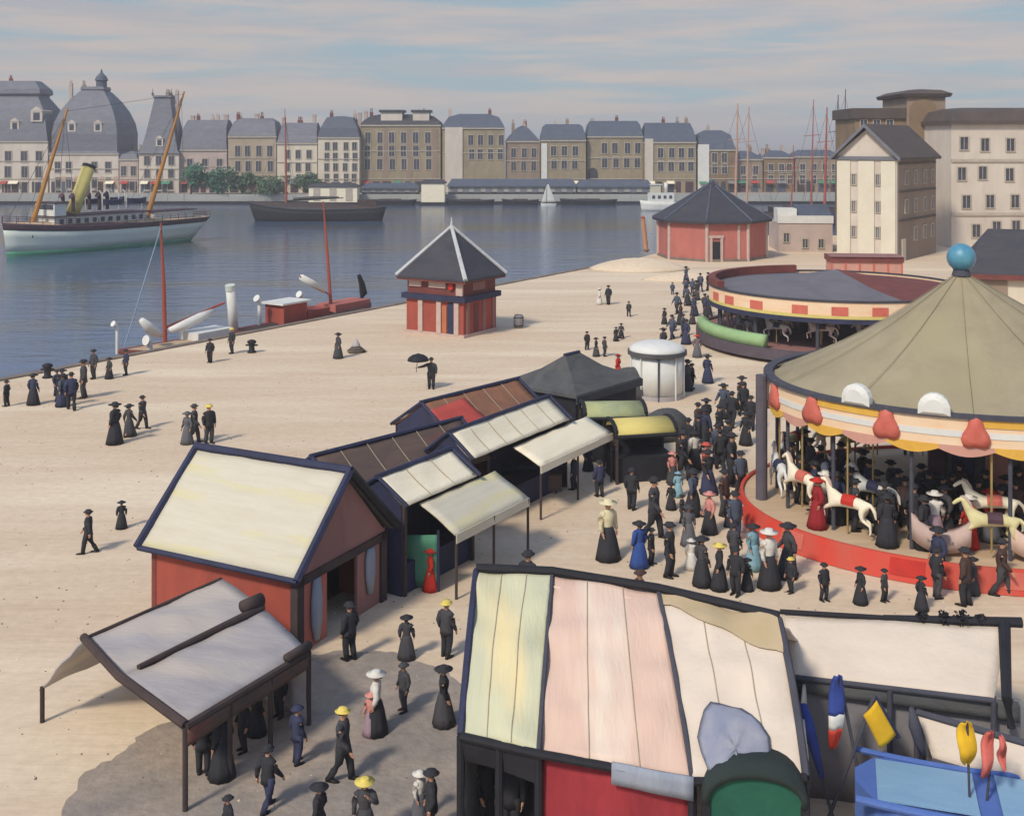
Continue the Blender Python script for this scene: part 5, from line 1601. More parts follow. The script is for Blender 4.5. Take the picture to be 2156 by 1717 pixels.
# small dark lamps / foliage knots on the bar
for t, s_ in ((.62, .17), (.72, .2), (.80, .24), (.88, .17)):
    c_ = midp(a0, a1, t) + Vector((0, 0, .1))
    q = MB()
    rng = random.Random(int(t * 100))
    for k in range(150):
        d = Vector((rng.gauss(0, 1), rng.gauss(0, .7), rng.gauss(0, 1))).normalized() * s_ * rng.uniform(.2, .8)
        p_ = c_ + d
        e = .05
        t1 = Vector((rng.gauss(0, 1), rng.gauss(0, 1), rng.gauss(0, 1))).normalized()
        t2 = t1.cross(Vector((rng.gauss(0, 1), 1, rng.gauss(0, 1)))).normalized()
        q.add([p_ - t1 * e, p_ + t2 * e * .6, p_ + t1 * e, p_ - t2 * e * .6], [(0, 1, 2, 3)])
    q.build('dark_garland', m_black, rt, world=True, fix=False)
# white awning lower right
wa = thing('white_awning', 'white canvas awning under the right stall behind the blue counter', 'awning', P(2080, 1720))
c0_, c1_ = P(1930, 1498, 2.25), P(2190, 1572, 2.25)
d0_, d1_ = P(1965, 1600, 1.55), P(2200, 1668, 1.5)
MB().sheet(d0_, d1_, c1_, c0_, 12, 6, .05, .05, .05, 3).build('canvas', m_whitecv, wa, True, world=True)
MB().tube([c0_, c1_], .07, 8).build('back_pole', m_pole, wa, world=True)
MB().tube([d0_, d1_], .05, 8).build('front_pole', m_pole, wa, world=True)
for q_ in (c0_, c1_, d0_, d1_):
    MB().tube([q_, Vector((q_.x, q_.y, 0))], .06, 8).build('post', m_pole, wa, world=True)

# blue painted swing boat / counter
Yc = 22.2
bc = thing('blue_counter', 'blue fairground counter with light blue panels at the lower right corner', 'counter', Vector((xq(1800, Yc), Yc, 0)), R(-16))
ln = 4.3
zt, zl = 1.72, .85
q = MB()
sect = []
for i in range(13):
    t = i / 12
    x = ln * t
    nose = min(1, (t / .12)) ** .5 if t < .12 else 1
    w_ = .92 * max(nose, .25)
    dip = .12 * math.sin(math.pi * t)
    sect.append([(x, -w_, zt - dip), (x, -w_ * .96, zl + .5 * (zt - zl)), (x, -w_ * .8, zl - .12 * nose), (x, w_ * .8, zl - .12 * nose), (x, w_, zt - dip)])
q.loft(sect)
hull_ = q.build('hull', m_blue, bc, False)
for x0, x1 in ((.42, 2.35), (2.75, 4.2)):
    MB().sheet((x0, -.90, zl + .12), (x1, -.90, zl + .12), (x1, -.935, zt - .25), (x0, -.935, zt - .25), 8, 4, .0, .03, .01, 1, up=Vector((0, -1, 0))).build('side_panel', m_lblue, bc)
MB().tube([(x_, -.92, zt - .12 * math.sin(math.pi * x_ / ln) + .02) for x_ in [ln * i / 10 for i in range(11)]], .075, 8).build('rail', m_blue, bc)
MB().tube([(x_, .92, zt - .12 * math.sin(math.pi * x_ / ln) + .02) for x_ in [ln * i / 10 for i in range(11)]], .06, 8).build('rail', m_blue, bc)
for x0, x1 in ((.4, 2.2), (2.6, 4.1)):
    MB().sheet((x0, -.74, zt - .03), (x1, -.74, zt - .05), (x1, .74, zt - .05), (x0, .74, zt - .03), 6, 4, 0, .02, .01, 1).build('top_panel', m_lblue, bc)
for x in (.7, 3.6):
    MB().bx(x - .09, x + .09, -.45, .45, 0, zl - .05).build('trestle', m_pole, bc)

# flags and pennants
def flag(name, label, base, top, parts, Y, r=.035, polem=m_pole, cat='flag'):
    b, t = Q(base[0], base[1], Y), Q(top[0], top[1], Y)
    d = (b - t)
    k = b.z / max(.01, -d.z) if d.z < 0 else 0
    g_ = b + d * (b.z / -d.z)          # lengthened down to the ground
    ro = thing(name, label, cat, (g_.x, g_.y, 0))
    MB().tube([g_, t], r, 8).build('pole', polem, ro, world=True)
    return ro
def leaf(root, name, px, y0, y1, wpx, Y, mats, lean=0, world=True, shape='leaf'):
    q = MB()
    top, bot = Q(px, y0, Y), Q(px + lean, y1, Y)
    ww = wpx * Y / F / 2
    n = 16
    rings = []
    for i in range(n + 1):
        t = i / n
        c = midp(top, bot, t)
        k = math.sin(math.pi * min(1, .1 + t * .86)) ** .6 if shape == 'leaf' else 1
        a = max(.012, ww * k)
        wv = .09 * math.sin(t * 7 + px)
        rings.append([(c.x - a, c.y + wv, c.z), (c.x - a * .3, c.y - .05 + wv, c.z), (c.x + a * .4, c.y + .05 + wv, c.z), (c.x + a, c.y + wv * .5, c.z),
                      (c.x + a, c.y + .03 + wv * .5, c.z), (c.x + a * .4, c.y + .08 + wv, c.z), (c.x - a * .3, c.y - .02 + wv, c.z), (c.x - a, c.y + .03 + wv, c.z)])
    if isinstance(mats, (list, tuple)):
        k = len(mats)
        for j in range(k):
            q.mi = j
            i0, i1 = [0, 8, 11][j], [8, 11, 16][j]
            q.loft(rings[i0:i1 + 1])
    else:
        q.loft(rings)
    return q.build(name, mats, root, True, world=world)
Yf = 22.9
fr = flag('tricolour_flag', 'furled blue white and red flag hanging from a raked pole', (1805, 1615), (1768, 1425), None, Yf)
leaf(fr, 'cloth', 1766, 1424, 1580, 34, Yf - .12, [m_dblue, m_wpaint, m_vermil], -12)
fr = flag('blue_flag', 'tightly furled dark blue flag left of the tricolour', (1732, 1640), (1690, 1484), None, Yf)
q = MB().tube([Q(1690, 1484, Yf - .08), Q(1700, 1525, Yf - .08), Q(1715, 1575, Yf - .08), Q(1730, 1635, Yf - .08)], [.09, .14, .1, .05], 8)
q.build('cloth', m_dblue, fr, True, world=True)
fr = flag('yellow_flag', 'square yellow flag hung between two crossed dark poles', (1790, 1600), (1842, 1462), None, Yf, .04)
MB().tube([Q(1842, 1466, Yf), Q(1892, 1552, Yf)], .045, 8).build('cross_pole', m_navy, fr, world=True)
MB().sheet(Q(1818, 1505, Yf - .07), Q(1853, 1574, Yf - .1), Q(1886, 1545, Yf - .07), Q(1846, 1474, Yf - .06), 8, 8, .06, .025, .04, 1, up=Vector((0, -1, 0))).build('cloth', m_yflag, fr, True, world=True)
fr = flag('dark_flag', 'dark grey furled pennant on a raked pole by the white awning', (1948, 1600), (1918, 1488), None, Yf, .03)
MB().tube([Q(1919, 1490, Yf - .06), Q(1925, 1525, Yf - .06), Q(1935, 1560, Yf - .06), Q(1946, 1592, Yf - .06)], [.05, .12, .1, .05], 8).build('cloth', m_pole, fr, True, world=True)
Y2 = 21.4
fr = flag('yellow_pennant', 'yellow leaf shaped pennant before the white awning', (2040, 1640), (2036, 1520), None, Y2 + .1, .025)
leaf(fr, 'cloth', 2036, 1522, 1612, 40, Y2, m_yflag)
fr = flag('red_pennant', 'rose red split pennant right of the yellow pennant', (2080, 1660), (2092, 1535), None, Y2 + .1, .025)
leaf(fr, 'cloth', 2086, 1540, 1640, 26, Y2, m_rflag, -14)
leaf(fr, 'cloth', 2108, 1548, 1620, 18, Y2 - .02, m_rflag, 6)

# grey tent at left and pale tent in the corner
gt = thing('grey_tent', 'grey canvas tent with brown poles in front of the red shed', 'tent', P(420, 1800))
r0, r1 = P(176, 1345, 2.35), P(466, 1218, 2.35)
h0, h1 = P(390, 1530, 1.75), P(650, 1372, 1.75)
m0, m1 = P(232, 1458, 3.15), P(592, 1318, 3.1)
f0, f1 = midp(r0, h0, .5) + Vector((-.25, -.1, .1)), midp(r1, h1, .5) + Vector((0, 0, .12))
MB().sheet(f0, f1, r1, r0, 14, 8, .05, .05, .08, 1).build('upper_roof', m_greycv, gt, True, world=True)
MB().sheet(h0, h1, f1, f0, 14, 6, .06, .05, .07, 2).build('lower_roof', m_greycv, gt, True, world=True)
bk0, bk1 = r0 + Vector((-1.3, .8, -1.5)), r1 + Vector((-1.3, .8, -1.5))
MB().sheet(bk0, bk1, r1, r0, 14, 6, .05, .05, .07, 3).build('back_roof', m_greycv, gt, True, world=True)
MB().tube([r0 + Vector((0, 0, .05)), f0 + Vector((0, 0, .06)), h0 + Vector((0, 0, .05))], .1, 8).build('end_pole', m_dwood, gt, world=True)
MB().tube([midp(f0, f1, .12) + Vector((0, 0, .04)), midp(f0, f1, 1.0) + Vector((0, 0, .05))], [.06, .1], 8).build('fold_pole', m_dwood, gt, world=True)
MB().tube([h0, h1], .09, 8).build('eaves_pole', m_dwood, gt, world=True)
MB().tube([r0, r1], .05, 8).build('ridge_pole', m_dwood, gt, world=True)
for p_ in (bk0, bk1):
    MB().tube([p_, Vector((p_.x, p_.y, 0))], .06, 8).build('post', m_dwood, gt, world=True)
for a, b in ((h0, h1),):
    for t in (0, .33, .66, 1):
        p_ = midp(a, b, t)
        MB().tube([p_, Vector((p_.x, p_.y, 0))], .06, 8).build('post', m_dwood, gt, world=True)
MB().sheet(h0 + Vector((.05, -.03, -.02)), h1 + Vector((.05, -.03, -.02)), h1 + Vector((.04, -.02, -.36)), h0 + Vector((.04, -.02, -.4)), 12, 3, .0, .04, .05, 2, up=Vector((.8, -.5, 0))).build('front_flap', m_browncv, gt, True, world=True)
MB().sheet(h1, h1 + Vector((0, 0, -1.72)), Vector((bk1.x, bk1.y, 0)), bk1, 8, 8, .02, .04, .04, 2, up=Vector((.4, .9, 0))).build('end_wall', m_greycv, gt, True, world=True)
o = MB().tube([midp(f0, f1, 1.0) + Vector((-.42, -.42, .22)), midp(f0, f1, 1.0) + Vector((-.05, .05, .22))], [.15, .17], 12).build('canvas_roll', m_dwood, None, True)
tag(o, 'dark brown rolled canvas lying on the grey tent roof', 'roll')
o = MB().tube([h1 + Vector((-.4, -.7, .17)), h1 + Vector((.0, .05, .15))], [.1, .11], 12).build('canvas_roll', m_dwood, None, True)
tag(o, 'thin brown canvas roll lying along the far eave of the grey tent', 'roll')

# small things on the quay
for px, py, lab in ((530, 742, 'iron bollard near the white tug funnel'), (100, 795, 'low iron bollard between the dark figures at the left quay edge')):
    b = thing('bollard', lab, 'bollard', P(px, py), 0, 'iron bollards on the quay')
    MB().lathe([(.3, 0), (.3, .08), (.2, .14), (.18, .55), (.3, .66), (.3, .78), (.12, .86)], n=14).build('body', m_black, b, True)
    MB().tube([(-.4, 0, .5), (.4, 0, .5)], .06, 8).build('cross_bar', m_black, b)
p = P(750, 742)
cr = thing('rope_heap', 'coiled grey rope heap with a cone on top on the quay', 'rope', p)
q = MB()
pts = [((.62 - .01 * i) * math.cos(i * .45), (.62 - .01 * i) * math.sin(i * .45), .07 + .0085 * i) for i in range(52)]
q.tube(pts, .075, 6)
q.build('coil', m_rope, cr, True)
MB().lathe([(.28, .3), (.26, .55), (.03, .95)], n=12).build('cone', m_greycv, cr)
p = P(1092, 690)
br_ = thing('barrel', 'grey barrel standing right of the red kiosk', 'barrel', p)
MB().lathe([(.3, 0), (.38, .25), (.4, .5), (.38, .75), (.3, 1.0), (.27, 1.0), (.27, .95)], n=16).build('staves', m_mgreycv, br_, True)
for z in (.2, .8):
    MB().lathe([(.385, z - .03), (.39, z + .03)], n=16, cap=False).build('hoop', m_black, br_)

# ------------------------------------------------------------------ people
def ring(z, rx, ry, cx=0, cy=0, n=14, fold=0.0, nf=7, ph=0):
    return [(cx + rx * (1 + fold * math.cos(nf * a + ph)) * math.cos(a), cy + ry * (1 + fold * math.cos(nf * a + ph)) * math.sin(a), z) for a in [6.28318 * k / n for k in range(n)]]

def make_person(kind):
    """one continuous skinned body facing -y, clothing, hair and hat as children"""
    walk = .16 if kind in ('man_walk', 'woman_walk') else .03
    V, E, Rr = [], [], []
    def ch(pts, start=None):
        prev = start
        for p, r in pts:
            V.append(Vector(p)); Rr.append(r)
            if prev is not None:
                E.append((prev, len(V) - 1))
            prev = len(V) - 1
        return prev
    pel = ch([((0, 0, .95), (.13, .10))])
    chest = ch([((0, .005, 1.12), (.115, .09)), ((0, .01, 1.30), (.14, .10)), ((0, .015, 1.375), (.085, .06))], pel)
    ch([((0, .005, 1.48), .05), ((0, -.005, 1.545), (.062, .068)), ((0, -.012, 1.61), (.074, .092)), ((0, -.008, 1.675), (.068, .085)), ((0, 0, 1.715), (.04, .05))], chest)
    arms, legs = [], []
    for sg in (-1, 1):
        sw = walk * sg
        if kind == 'man_point' and sg == -1:
            el, wr, hd = (-.40, -.10, 1.30), (-.62, -.22, 1.27), (-.71, -.26, 1.26)
        elif kind == 'woman_up' and sg == 1:
            el, wr, hd = (.26, -.16, 1.22), (.12, -.26, 1.38), (.07, -.28, 1.45)
        else:
            el, wr, hd = (sg * .235, .03 + sw * .5, 1.13), (sg * .245, -.06 + sw * 1.1, .89), (sg * .24, -.08 + sw * 1.2, .81)
        sh = (sg * .165, .01, 1.385)
        a = ch([(sh, .036), (el, .03), (wr, .029), (hd, (.036, .02))], chest)
        arms.append((Vector(sh), Vector(el), Vector(wr)))
        d = (Vector(hd) - Vector(wr)).normalized()
        side = Vector((0, 1, 0)) if abs(d.y) < .7 else Vector((1, 0, 0))
        for j, ln in enumerate((.075, .085, .08, .062)):
            o_ = side * (-.027 + .018 * j)
            p0 = Vector(hd) + d * .03 + o_
            ch([(p0, .0095), (p0 + d * ln * .55 + Vector((0, -.006, 0)), .009), (p0 + d * ln + Vector((-sg * .014, -.014, 0)), .0075)], a)
        p0 = Vector(wr) + d * .035 - side * .032
        ch([(p0, .011), (p0 + d * .035 - side * .018, .010), (p0 + d * .062 - side * .02, .008)], a)
        hp, kn, an = (sg * .09, 0, .88), (sg * .10, -.03 - sw * .5, .49), (sg * .10, .03 - sw * 1.5 * (1 if sw < 0 else .8), .085)
        ch([(hp, (.075, .08)), (kn, .042), (an, .034), ((an[0] + sg * .012, an[1] - .10, .04), (.036, .028)), ((an[0] + sg * .016, an[1] - .17, .03), (.03, .02))], pel)
        legs.append((Vector(hp), Vector(kn), Vector(an)))
    me = skin_mesh('person', V, E, Rr, 0, 1)
    # face: nose, ears, eyes and mouth joined to the same mesh
    import bmesh
    f = MB()
    f.loft([[(-.008, -.098, 1.63), (.008, -.098, 1.63), (0, -.10, 1.635)], [(-.017, -.096, 1.588), (.017, -.096, 1.588), (0, -.125, 1.592)]])
    for sg in (-1, 1):
        f.ball((sg * .078, 0, 1.61), .026, 8, (.4, .7, 1))
    f.mi = 1
    for sg in (-1, 1):
        f.ball((sg * .03, -.094, 1.628), .011, 8, (1.2, .6, .8))
    f.bx(-.022, .022, -.094, -.084, 1.558, 1.565)
    bm = bmesh.new()
    bm.from_mesh(me)
    vs = [bm.verts.new(p) for p in f.v]
    for fi, fc in enumerate(f.f):
        try:
            q = bm.faces.new([vs[i] for i in fc])
            q.material_index = f.m[fi]
        except ValueError:
            pass
    bmesh.ops.recalc_face_normals(bm, faces=bm.faces)
    bm.to_mesh(me)
    bm.free()
    me.materials.clear()
    me.materials.append(m_skin)
    me.materials.append(m_eye)
    o = bpy.data.objects.new('person', me)
    COL.objects.link(o)
    kids = []
    female = kind.startswith('woman')
    c = MB()
    if female:
        c.loft([ring(.93, .155, .125), ring(1.04, .135, .105), ring(1.2, .165, .13, 0, -.012), ring(1.32, .185, .135, 0, -.012), ring(1.415, .165, .105), ring(1.46, .12, .09), ring(1.505, .062, .062)])
    else:
        c.loft([ring(.74, .2, .155, fold=.03), ring(.93, .185, .14), ring(1.1, .17, .13), ring(1.3, .215, .142), ring(1.41, .19, .115), ring(1.46, .14, .1), ring(1.505, .072, .07)])
    for sh, el, wr in arms:
        c.tube([Vector((sh.x * .45, sh.y, sh.z - .005)), Vector((sh.x * .86, sh.y, sh.z + .005)), sh.lerp(el, .12), sh.lerp(el, .5), el, el.lerp(wr, .55), wr.lerp(el, -.02)], [.075, .092, .092, .084, .074, .06, .043], 12)
    kids.append(c.build('blouse' if female else 'coat', CL['black'], o, True))
    s = MB()
    if female:
        y0 = -walk * .3
        s.loft([ring(.02, .33, .31, 0, y0, 28, .05, 9), ring(.3, .285, .265, 0, y0 * .6, 28, .05, 9), ring(.62, .235, .21, 0, 0, 28, .035, 9), ring(.86, .185, .16, 0, 0, 28, .015, 9), ring(1.0, .14, .112, 0, 0, 28)])
        kids.append(s.build('skirt', CL['black'], o, True))
    else:
        for hp, kn, an in legs:
            s.tube([hp + Vector((0, 0, .06)), hp.lerp(kn, .5), kn, kn.lerp(an, .5), an + Vector((0, 0, -.02))], [.115, .105, .088, .08, .07], 12)
        s.loft([ring(.8, .17, .13), ring(.98, .165, .125)])
        kids.append(s.build('trousers', CL['black'], o, True))
    for hp, kn, an in legs:
        sh_ = MB()
        sg = 1 if an.x > 0 else -1
        b = Vector((an.x, an.y, 0))
        sh_.loft([[(b.x + dx * w_ + sg * .012 * (j > 2), b.y + yy, zz) for dx, zz in ((-1, .005), (1, .005), (1, .05 * hgt + .03), (0, .085 * hgt + .03), (-1, .05 * hgt + .03))] for j, (yy, w_, hgt) in enumerate(((.075, .03, 1.0), (.03, .046, 1.1), (-.05, .05, .75), (-.14, .05, .45), (-.225, .025, .2)))])
        kids.append(sh_.build('shoe', m_shoe, o, True))
    h = MB()
    if female:
        h.lathe([(.086, 1.60), (.1, 1.64), (.1, 1.69), (.07, 1.735), (.01, 1.75)], (0, .018, 0), 14, .95, 1.08)
        h.ball((0, .105, 1.62), .06, 10)
    else:
        h.lathe([(.083, 1.625), (.092, 1.67), (.08, 1.715), (.05, 1.74), (.01, 1.745)], (0, .014, 0), 14, .92, 1.1)
    kids.append(h.build('hair', m_hair, o, True))
    if kind == 'woman_up' or female:
        t = MB().lathe([(.235, 1.688), (.24, 1.70), (.11, 1.715), (.105, 1.78), (.085, 1.80), (.01, 1.80)], (0, .0, 0), 18, 1, 1.05)
    elif kind == 'man':
        t = MB().lathe([(.16, 1.682), (.165, 1.70), (.108, 1.702), (.105, 1.78), (.01, 1.785)], (0, .0, 0), 18, .95, 1.15)
    else:
        t = MB().lathe([(.14, 1.69), (.15, 1.705), (.104, 1.70), (.1, 1.75), (.07, 1.80), (.01, 1.812)], (0, .0, 0), 16, .95, 1.18)
    kids.append(t.build('hat', CL['black'], o, True))
    for kd in kids:
        kd.data.materials[0] = kd.data.materials[0]
    KIDS[o.name] = kids
    return o

PROTO = {}
USED = set()
def person(px, foot, top, kind, up, low, hat, label, group=None, rz=None, z=0.0, cat='person', smax=1.2, at=None):
    p = P(px, foot, z) if at is None else at
    hgt = (foot - top) * p.y / F
    s = min(max(hgt / 1.80, .56), smax) if foot else smax
    rz = R(random.uniform(0, 360)) if rz is None else R(rz)
    if kind not in PROTO:
        PROTO[kind] = make_person(kind)
    pr = PROTO[kind]
    o = dup(pr, p, rz, s)
    o.scale = (s * 1.17, s * 1.17, s)
    tag(o, label, cat, group)
    mm = {'coat': up, 'blouse': up, 'trousers': low, 'skirt': low, 'hat': hat}
    for chd in LASTKIDS:
        base = chd.name.split('.')[0]
        if base in mm:
            nm_ = mm[base]
            sl = chd.material_slots[0]
            sl.link = 'OBJECT'
            sl.material = m_straw if nm_ == 'straw' else CL[nm_]
    return o
LASTKIDS = []
def dup(root, loc, rz, scale=1.0, parent=None):
    r = root.copy()
    COL.objects.link(r)
    r.location = loc
    r.rotation_euler = (0, 0, rz)
    r.scale = (scale, scale, scale)
    LASTKIDS.clear()
    for ch in KIDS.get(root.name, []):
        c = ch.copy()
        COL.objects.link(c)
        c.parent = r
        LASTKIDS.append(c)
    return r

M1, M2, W1_, W2_, MP, WU = 'man', 'man_walk', 'woman', 'woman_walk', 'man_point', 'woman_up'
B, CH, NA, G_ = 'black', 'charcoal', 'navy', 'grey'
PEOPLE = [
 # left quay edge
 (14, 855, 800, M1, B, B, B, 'dark figure cut by the left picture edge at the quayside'),
 (70, 852, 786, W1_, NA, B, B, 'broad dark figure standing nearest the left picture edge but one'),
 (120, 833, 778, M1, NA, NA, B, 'navy figure at the front of the close group of three at the left quay edge'),
 (150, 862, 783, M2, NA, B, B, 'tallest navy figure stepping out before the group of three at the left quay edge'),
 (176, 838, 756, M1, CH, CH, B, 'dark figure at the back of the group of three looking over the water'),
 (230, 797, 752, W1_, CH, B, B, 'small dark woman on the quay edge left of the lone upright man'),
 (265, 789, 735, M1, NA, B, B, 'lone upright man in navy on the quay edge left of the red mast'),
 (442, 763, 712, M1, B, B, B, 'stocky man in black right below the foot of the leaning red mast'),
 (488, 744, 690, M1, B, B, 'straw', 'man in black with yellow straw hat beside the leaning red mast'),
 (242, 934, 846, W1_, B, B, B, 'tall slim woman in black, left of three strollers on the sand'),
 (272, 918, 850, W2_, CH, CH, B, 'short broad woman between two taller strollers on the sand'),
 (300, 902, 832, M2, CH, B, B, 'man in charcoal at the right of three strollers on the sand'),
 (394, 934, 866, W1_, G_, G_, G_, 'woman in grey left of the yellow hatted man on the open sand'),
 (409, 932, 850, M2, CH, CH, CH, 'grey man arm in arm with the grey woman on the open sand'),
 (440, 933, 850, M1, B, CH, 'straw', 'man in black with yellow straw hat above the ivory shed roof'),
 (712, 754, 700, W1_, CH, CH, B, 'woman in charcoal standing by the coiled rope on the quay'),
 (908, 818, 752, MP, CH, B, B, 'man in dark grey carrying a black umbrella on the empty quay', None, 0),
 (186, 1164, 1072, M2, B, B, B, 'man in black walking on the sand left of the ivory shed roof'),
 (256, 1112, 1062, W1_, B, B, B, 'small bent dark figure near the left corner of the ivory shed roof'),
 # middle distance
 (1262, 641, 606, W1_, 'white', 'white', 'white', 'small figure all in white beside a man in black'),
 (1281, 641, 600, M1, B, B, B, 'man in black beside the small figure in white'),
 (1324, 666, 634, M2, CH, B, B, 'man in dark clothes walking alone below the low sand mound'),
 (1399, 682, 648, W1_, B, B, B, 'woman in black standing left of two blue grey figures'),
 (1416, 620, 594, M1, 'bluegrey', 'bluegrey', CH, 'tiny blue grey figure just below the second sand mound'),
 (1458, 618, 586, M1, 'bluegrey', NA, NA, 'blue figure standing near the red house left of the further merry-go-round'),
 (1458, 682, 644, W1_, CH, CH, B, 'woman in charcoal close to the left end of the further merry-go-round'),
 (1438, 708, 660, M1, 'bluegrey', CH, B, 'tall blue grey man left of the green parapet'),
 (1418, 696, 668, W2_, B, B, B, 'very small dark figure left of the tall blue grey man'),
 (1236, 736, 697, M1, B, B, B, 'man in black left of a couple on the open quay'),
 (1255, 750, 710, W1_, B, CH, B, 'woman of the couple in black on the open quay'),
 (1273, 750, 708, M1, CH, B, B, 'man of the couple in black on the open quay'),
 (1308, 712, 680, W2_, CH, B, B, 'woman in dark dress walking with a small child above the round white booth'),
 (1297, 718, 694, W1_, B, B, B, 'small dark child beside the woman above the round white booth'),
 (1301, 796, 745, W1_, 'red', 'red', 'crimson', 'girl in bright red left of the round white booth'),
 (1468, 752, 704, W1_, 'mauve', G_, 'red', 'woman in grey mauve with a red hat right of the round booth top'),
 (1447, 822, 756, W1_, CH, B, B, 'woman in dark dress against the right wall of the round booth'),
 (1457, 818, 764, M1, B, B, B, 'man in black behind the woman at the round booth wall'),
 (1490, 806, 746, W1_, NA, NA, B, 'woman in navy below the green parapet'),
 # the crowded lane
 (1527, 870, 810, M1, B, CH, 'straw', 'man in black with yellow straw hat at the top of the crowded lane'),
 (1487, 912, 838, W2_, B, B, B, 'woman in a wide black skirt in the lane right of the yellow awning'),
 (1581, 905, 832, M1, B, B, B, 'man in black near the corner post of the big merry-go-round'),
 (1570, 936, 866, W1_, B, B, B, 'woman in black before the man at the corner post of the big merry-go-round'),
 (1438, 1012, 905, M2, B, B, B, 'tall man in black beside a figure with white shirt in the lane'),
 (1462, 988, 906, W1_, 'white', B, B, 'woman with white blouse and black skirt beside the tall man in black'),
 (1487, 1022, 930, M1, 'coral', B, 'coral', 'figure with coral red jacket and dark legs in the lane'),
 (1541, 1022, 908, MP, B, B, B, 'man in black stretching out one arm in the lane'),
 (1382, 994, 950, M1, B, B, B, 'short dark boy at the right end of the yellow awning stall'),
 (1416, 1016, 950, W1_, 'pink', CH, 'pink', 'woman with pink blouse before the tall man in black'),
 (1428, 1046, 992, W1_, 'lightblue', 'lightblue', 'lightblue', 'little girl in light blue beside the pink bloused woman'),
 (1330, 1072, 984, M1, B, B, B, 'man in black at the edge of the stall shadow'),
 (1377, 1132, 1002, M2, CH, B, B, 'very tall man in charcoal walking down the middle of the lane'),
 (1413, 1072, 1034, W1_, B, B, B, 'small child in black right of the very tall man'),
 (1436, 1100, 1040, M1, B, CH, B, 'dark slanting boy behind the broad grey woman'),
 (1450, 1147, 1062, W1_, G_, G_, CH, 'broad woman in grey dress in the middle of the lane'),
 (1494, 1122, 1034, W1_, 'pink', B, 'pink', 'woman with pink blouse and black skirt right of the broad grey woman'),
 (1535, 1108, 1060, W1_, B, B, B, 'small dark girl beside the child in white in the lane'),
 (1557, 1118, 1062, W1_, 'white', 'white', 'white', 'child in white near the left tip of the red platform'),
 (1280, 1177, 1050, W1_, 'cream', B, 'cream', 'woman with cream blouse and hat and long black skirt, alone in the lane'),
 (1346, 1194, 1096, W1_, 'blue', 'blue', B, 'girl in bright blue dress in the lane'),
 (1371, 1188, 1110, M1, B, B, B, 'thin dark man close beside the girl in bright blue'),
 (1410, 1214, 1098, M1, B, B, B, 'tall thin man in black right of the girl in bright blue'),
 (1455, 1198, 1136, W1_, 'white', 'white', 'white', 'child in white left of the man with the yellow hat'),
 (1478, 1232, 1128, W1_, CH, B, B, 'woman in black arm in arm with the yellow hatted figure'),
 (1515, 1240, 1142, W1_, B, B, 'straw', 'stout figure in black under a yellow straw hat behind the pink panel'),
 (1549, 1252, 1150, M1, B, B, B, 'man in black standing closest to the ridge of the big tent'),
 (1546, 1190, 1100, M1, CH, B, B, 'man in charcoal behind the girl in the pale blue dress'),
 (1586, 1198, 1102, W1_, 'lightblue', 'lightblue', B, 'girl in long pale blue dress at the red platform'),
 (1619, 1236, 1112, W1_, 'white', B, 'white', 'woman with white blouse and black skirt by the red platform'),
 (1573, 1242, 1198, W1_, B, B, B, 'small dark child above the stained corner of the tent'),
 (1665, 1247, 1172, M1, B, B, 'straw', 'man in black with yellow straw hat at the rim of the red platform'),
 (1735, 1264, 1184, M1, B, B, B, 'first dark man right of the yellow hat before the red platform'),
 (1812, 1270, 1192, W1_, B, B, B, 'woman in black in the middle of the row before the red platform'),
 (1862, 1266, 1200, M1, CH, B, B, 'man in charcoal right of the woman in the row before the red platform'),
 (1940, 1284, 1212, W1_, B, B, B, 'woman in black just above the black bar of the white stall'),
 (1973, 1258, 1152, M1, B, CH, B, 'tallest man in black overlapping the red platform rim'),
 (2048, 1250, 1172, W1_, CH, CH, B, 'woman in dark brown grey overlapping the right of the red platform rim'),
 # near lane
 (588, 1508, 1408, M1, B, B, B, 'man in black at the far end of the grey tent'),
 (626, 1606, 1484, M1, NA, NA, NA, 'slim man in navy in the foreground lane'),
 (722, 1642, 1488, M2, CH, B, 'straw', 'man in long dark coat with yellow straw hat in the foreground lane'),
 (792, 1542, 1410, W1_, 'white', B, 'white', 'woman with white blouse and hat and black skirt in the foreground lane'),
 (782, 1546, 1474, W1_, 'pink', 'lilac', 'pink', 'little girl in lilac and pink beside the white bloused woman'),
 (850, 1496, 1394, M1, CH, CH, CH, 'man in charcoal alone left of the big tent corner'),
 (934, 1524, 1400, W1_, B, CH, B, 'broad woman in black close to the left end of the big tent'),
 (856, 1386, 1294, W1_, CH, CH, B, 'thin dark woman in the sunlit patch behind the big tent'),
 (940, 1382, 1262, M1, CH, B, 'straw', 'man with yellow straw hat in the sunlit patch behind the big tent'),
 (564, 1702, 1568, M2, B, NA, B, 'tall man in blue black walking at the lower left'),
 (672, 1776, 1648, W1_, B, B, B, 'woman in black cut by the bottom edge left of the big yellow straw hat'),
 (768, 1776, 1636, WU, CH, CH, 'straw', 'woman under a big yellow straw hat at the bottom edge'),
 (480, 1780, 1674, M1, B, B, B, 'dark figure at the bottom edge in front of the grey tent'),
 (908, 1764, 1618, M1, B, B, B, 'man in black at the bottom edge left of the dark tent opening'),
 (884, 1724, 1628, W1_, 'white', G_, 'white', 'girl in white beside the man in black at the bottom edge'),
 (736, 1388, 1266, M1, B, B, B, 'man in black in the doorway of the red shed gable'),
 (907, 1242, 1154, W1_, 'red', 'red', 'red', 'woman in bright red before the green cloth screen'),
]
for t_ in PEOPLE:
    person(*t_)
# heads behind the big tent
person(1348, 1318, 1198, M1, 'brown', 'brown', 'brown', 'man with brown hat peeping over the ridge of the big tent', at=P(1348, 1318), smax=1.0)
person(1112, 1292, 1156, M1, B, B, B, 'man in black behind the yellow green panel of the big tent', smax=1.05)
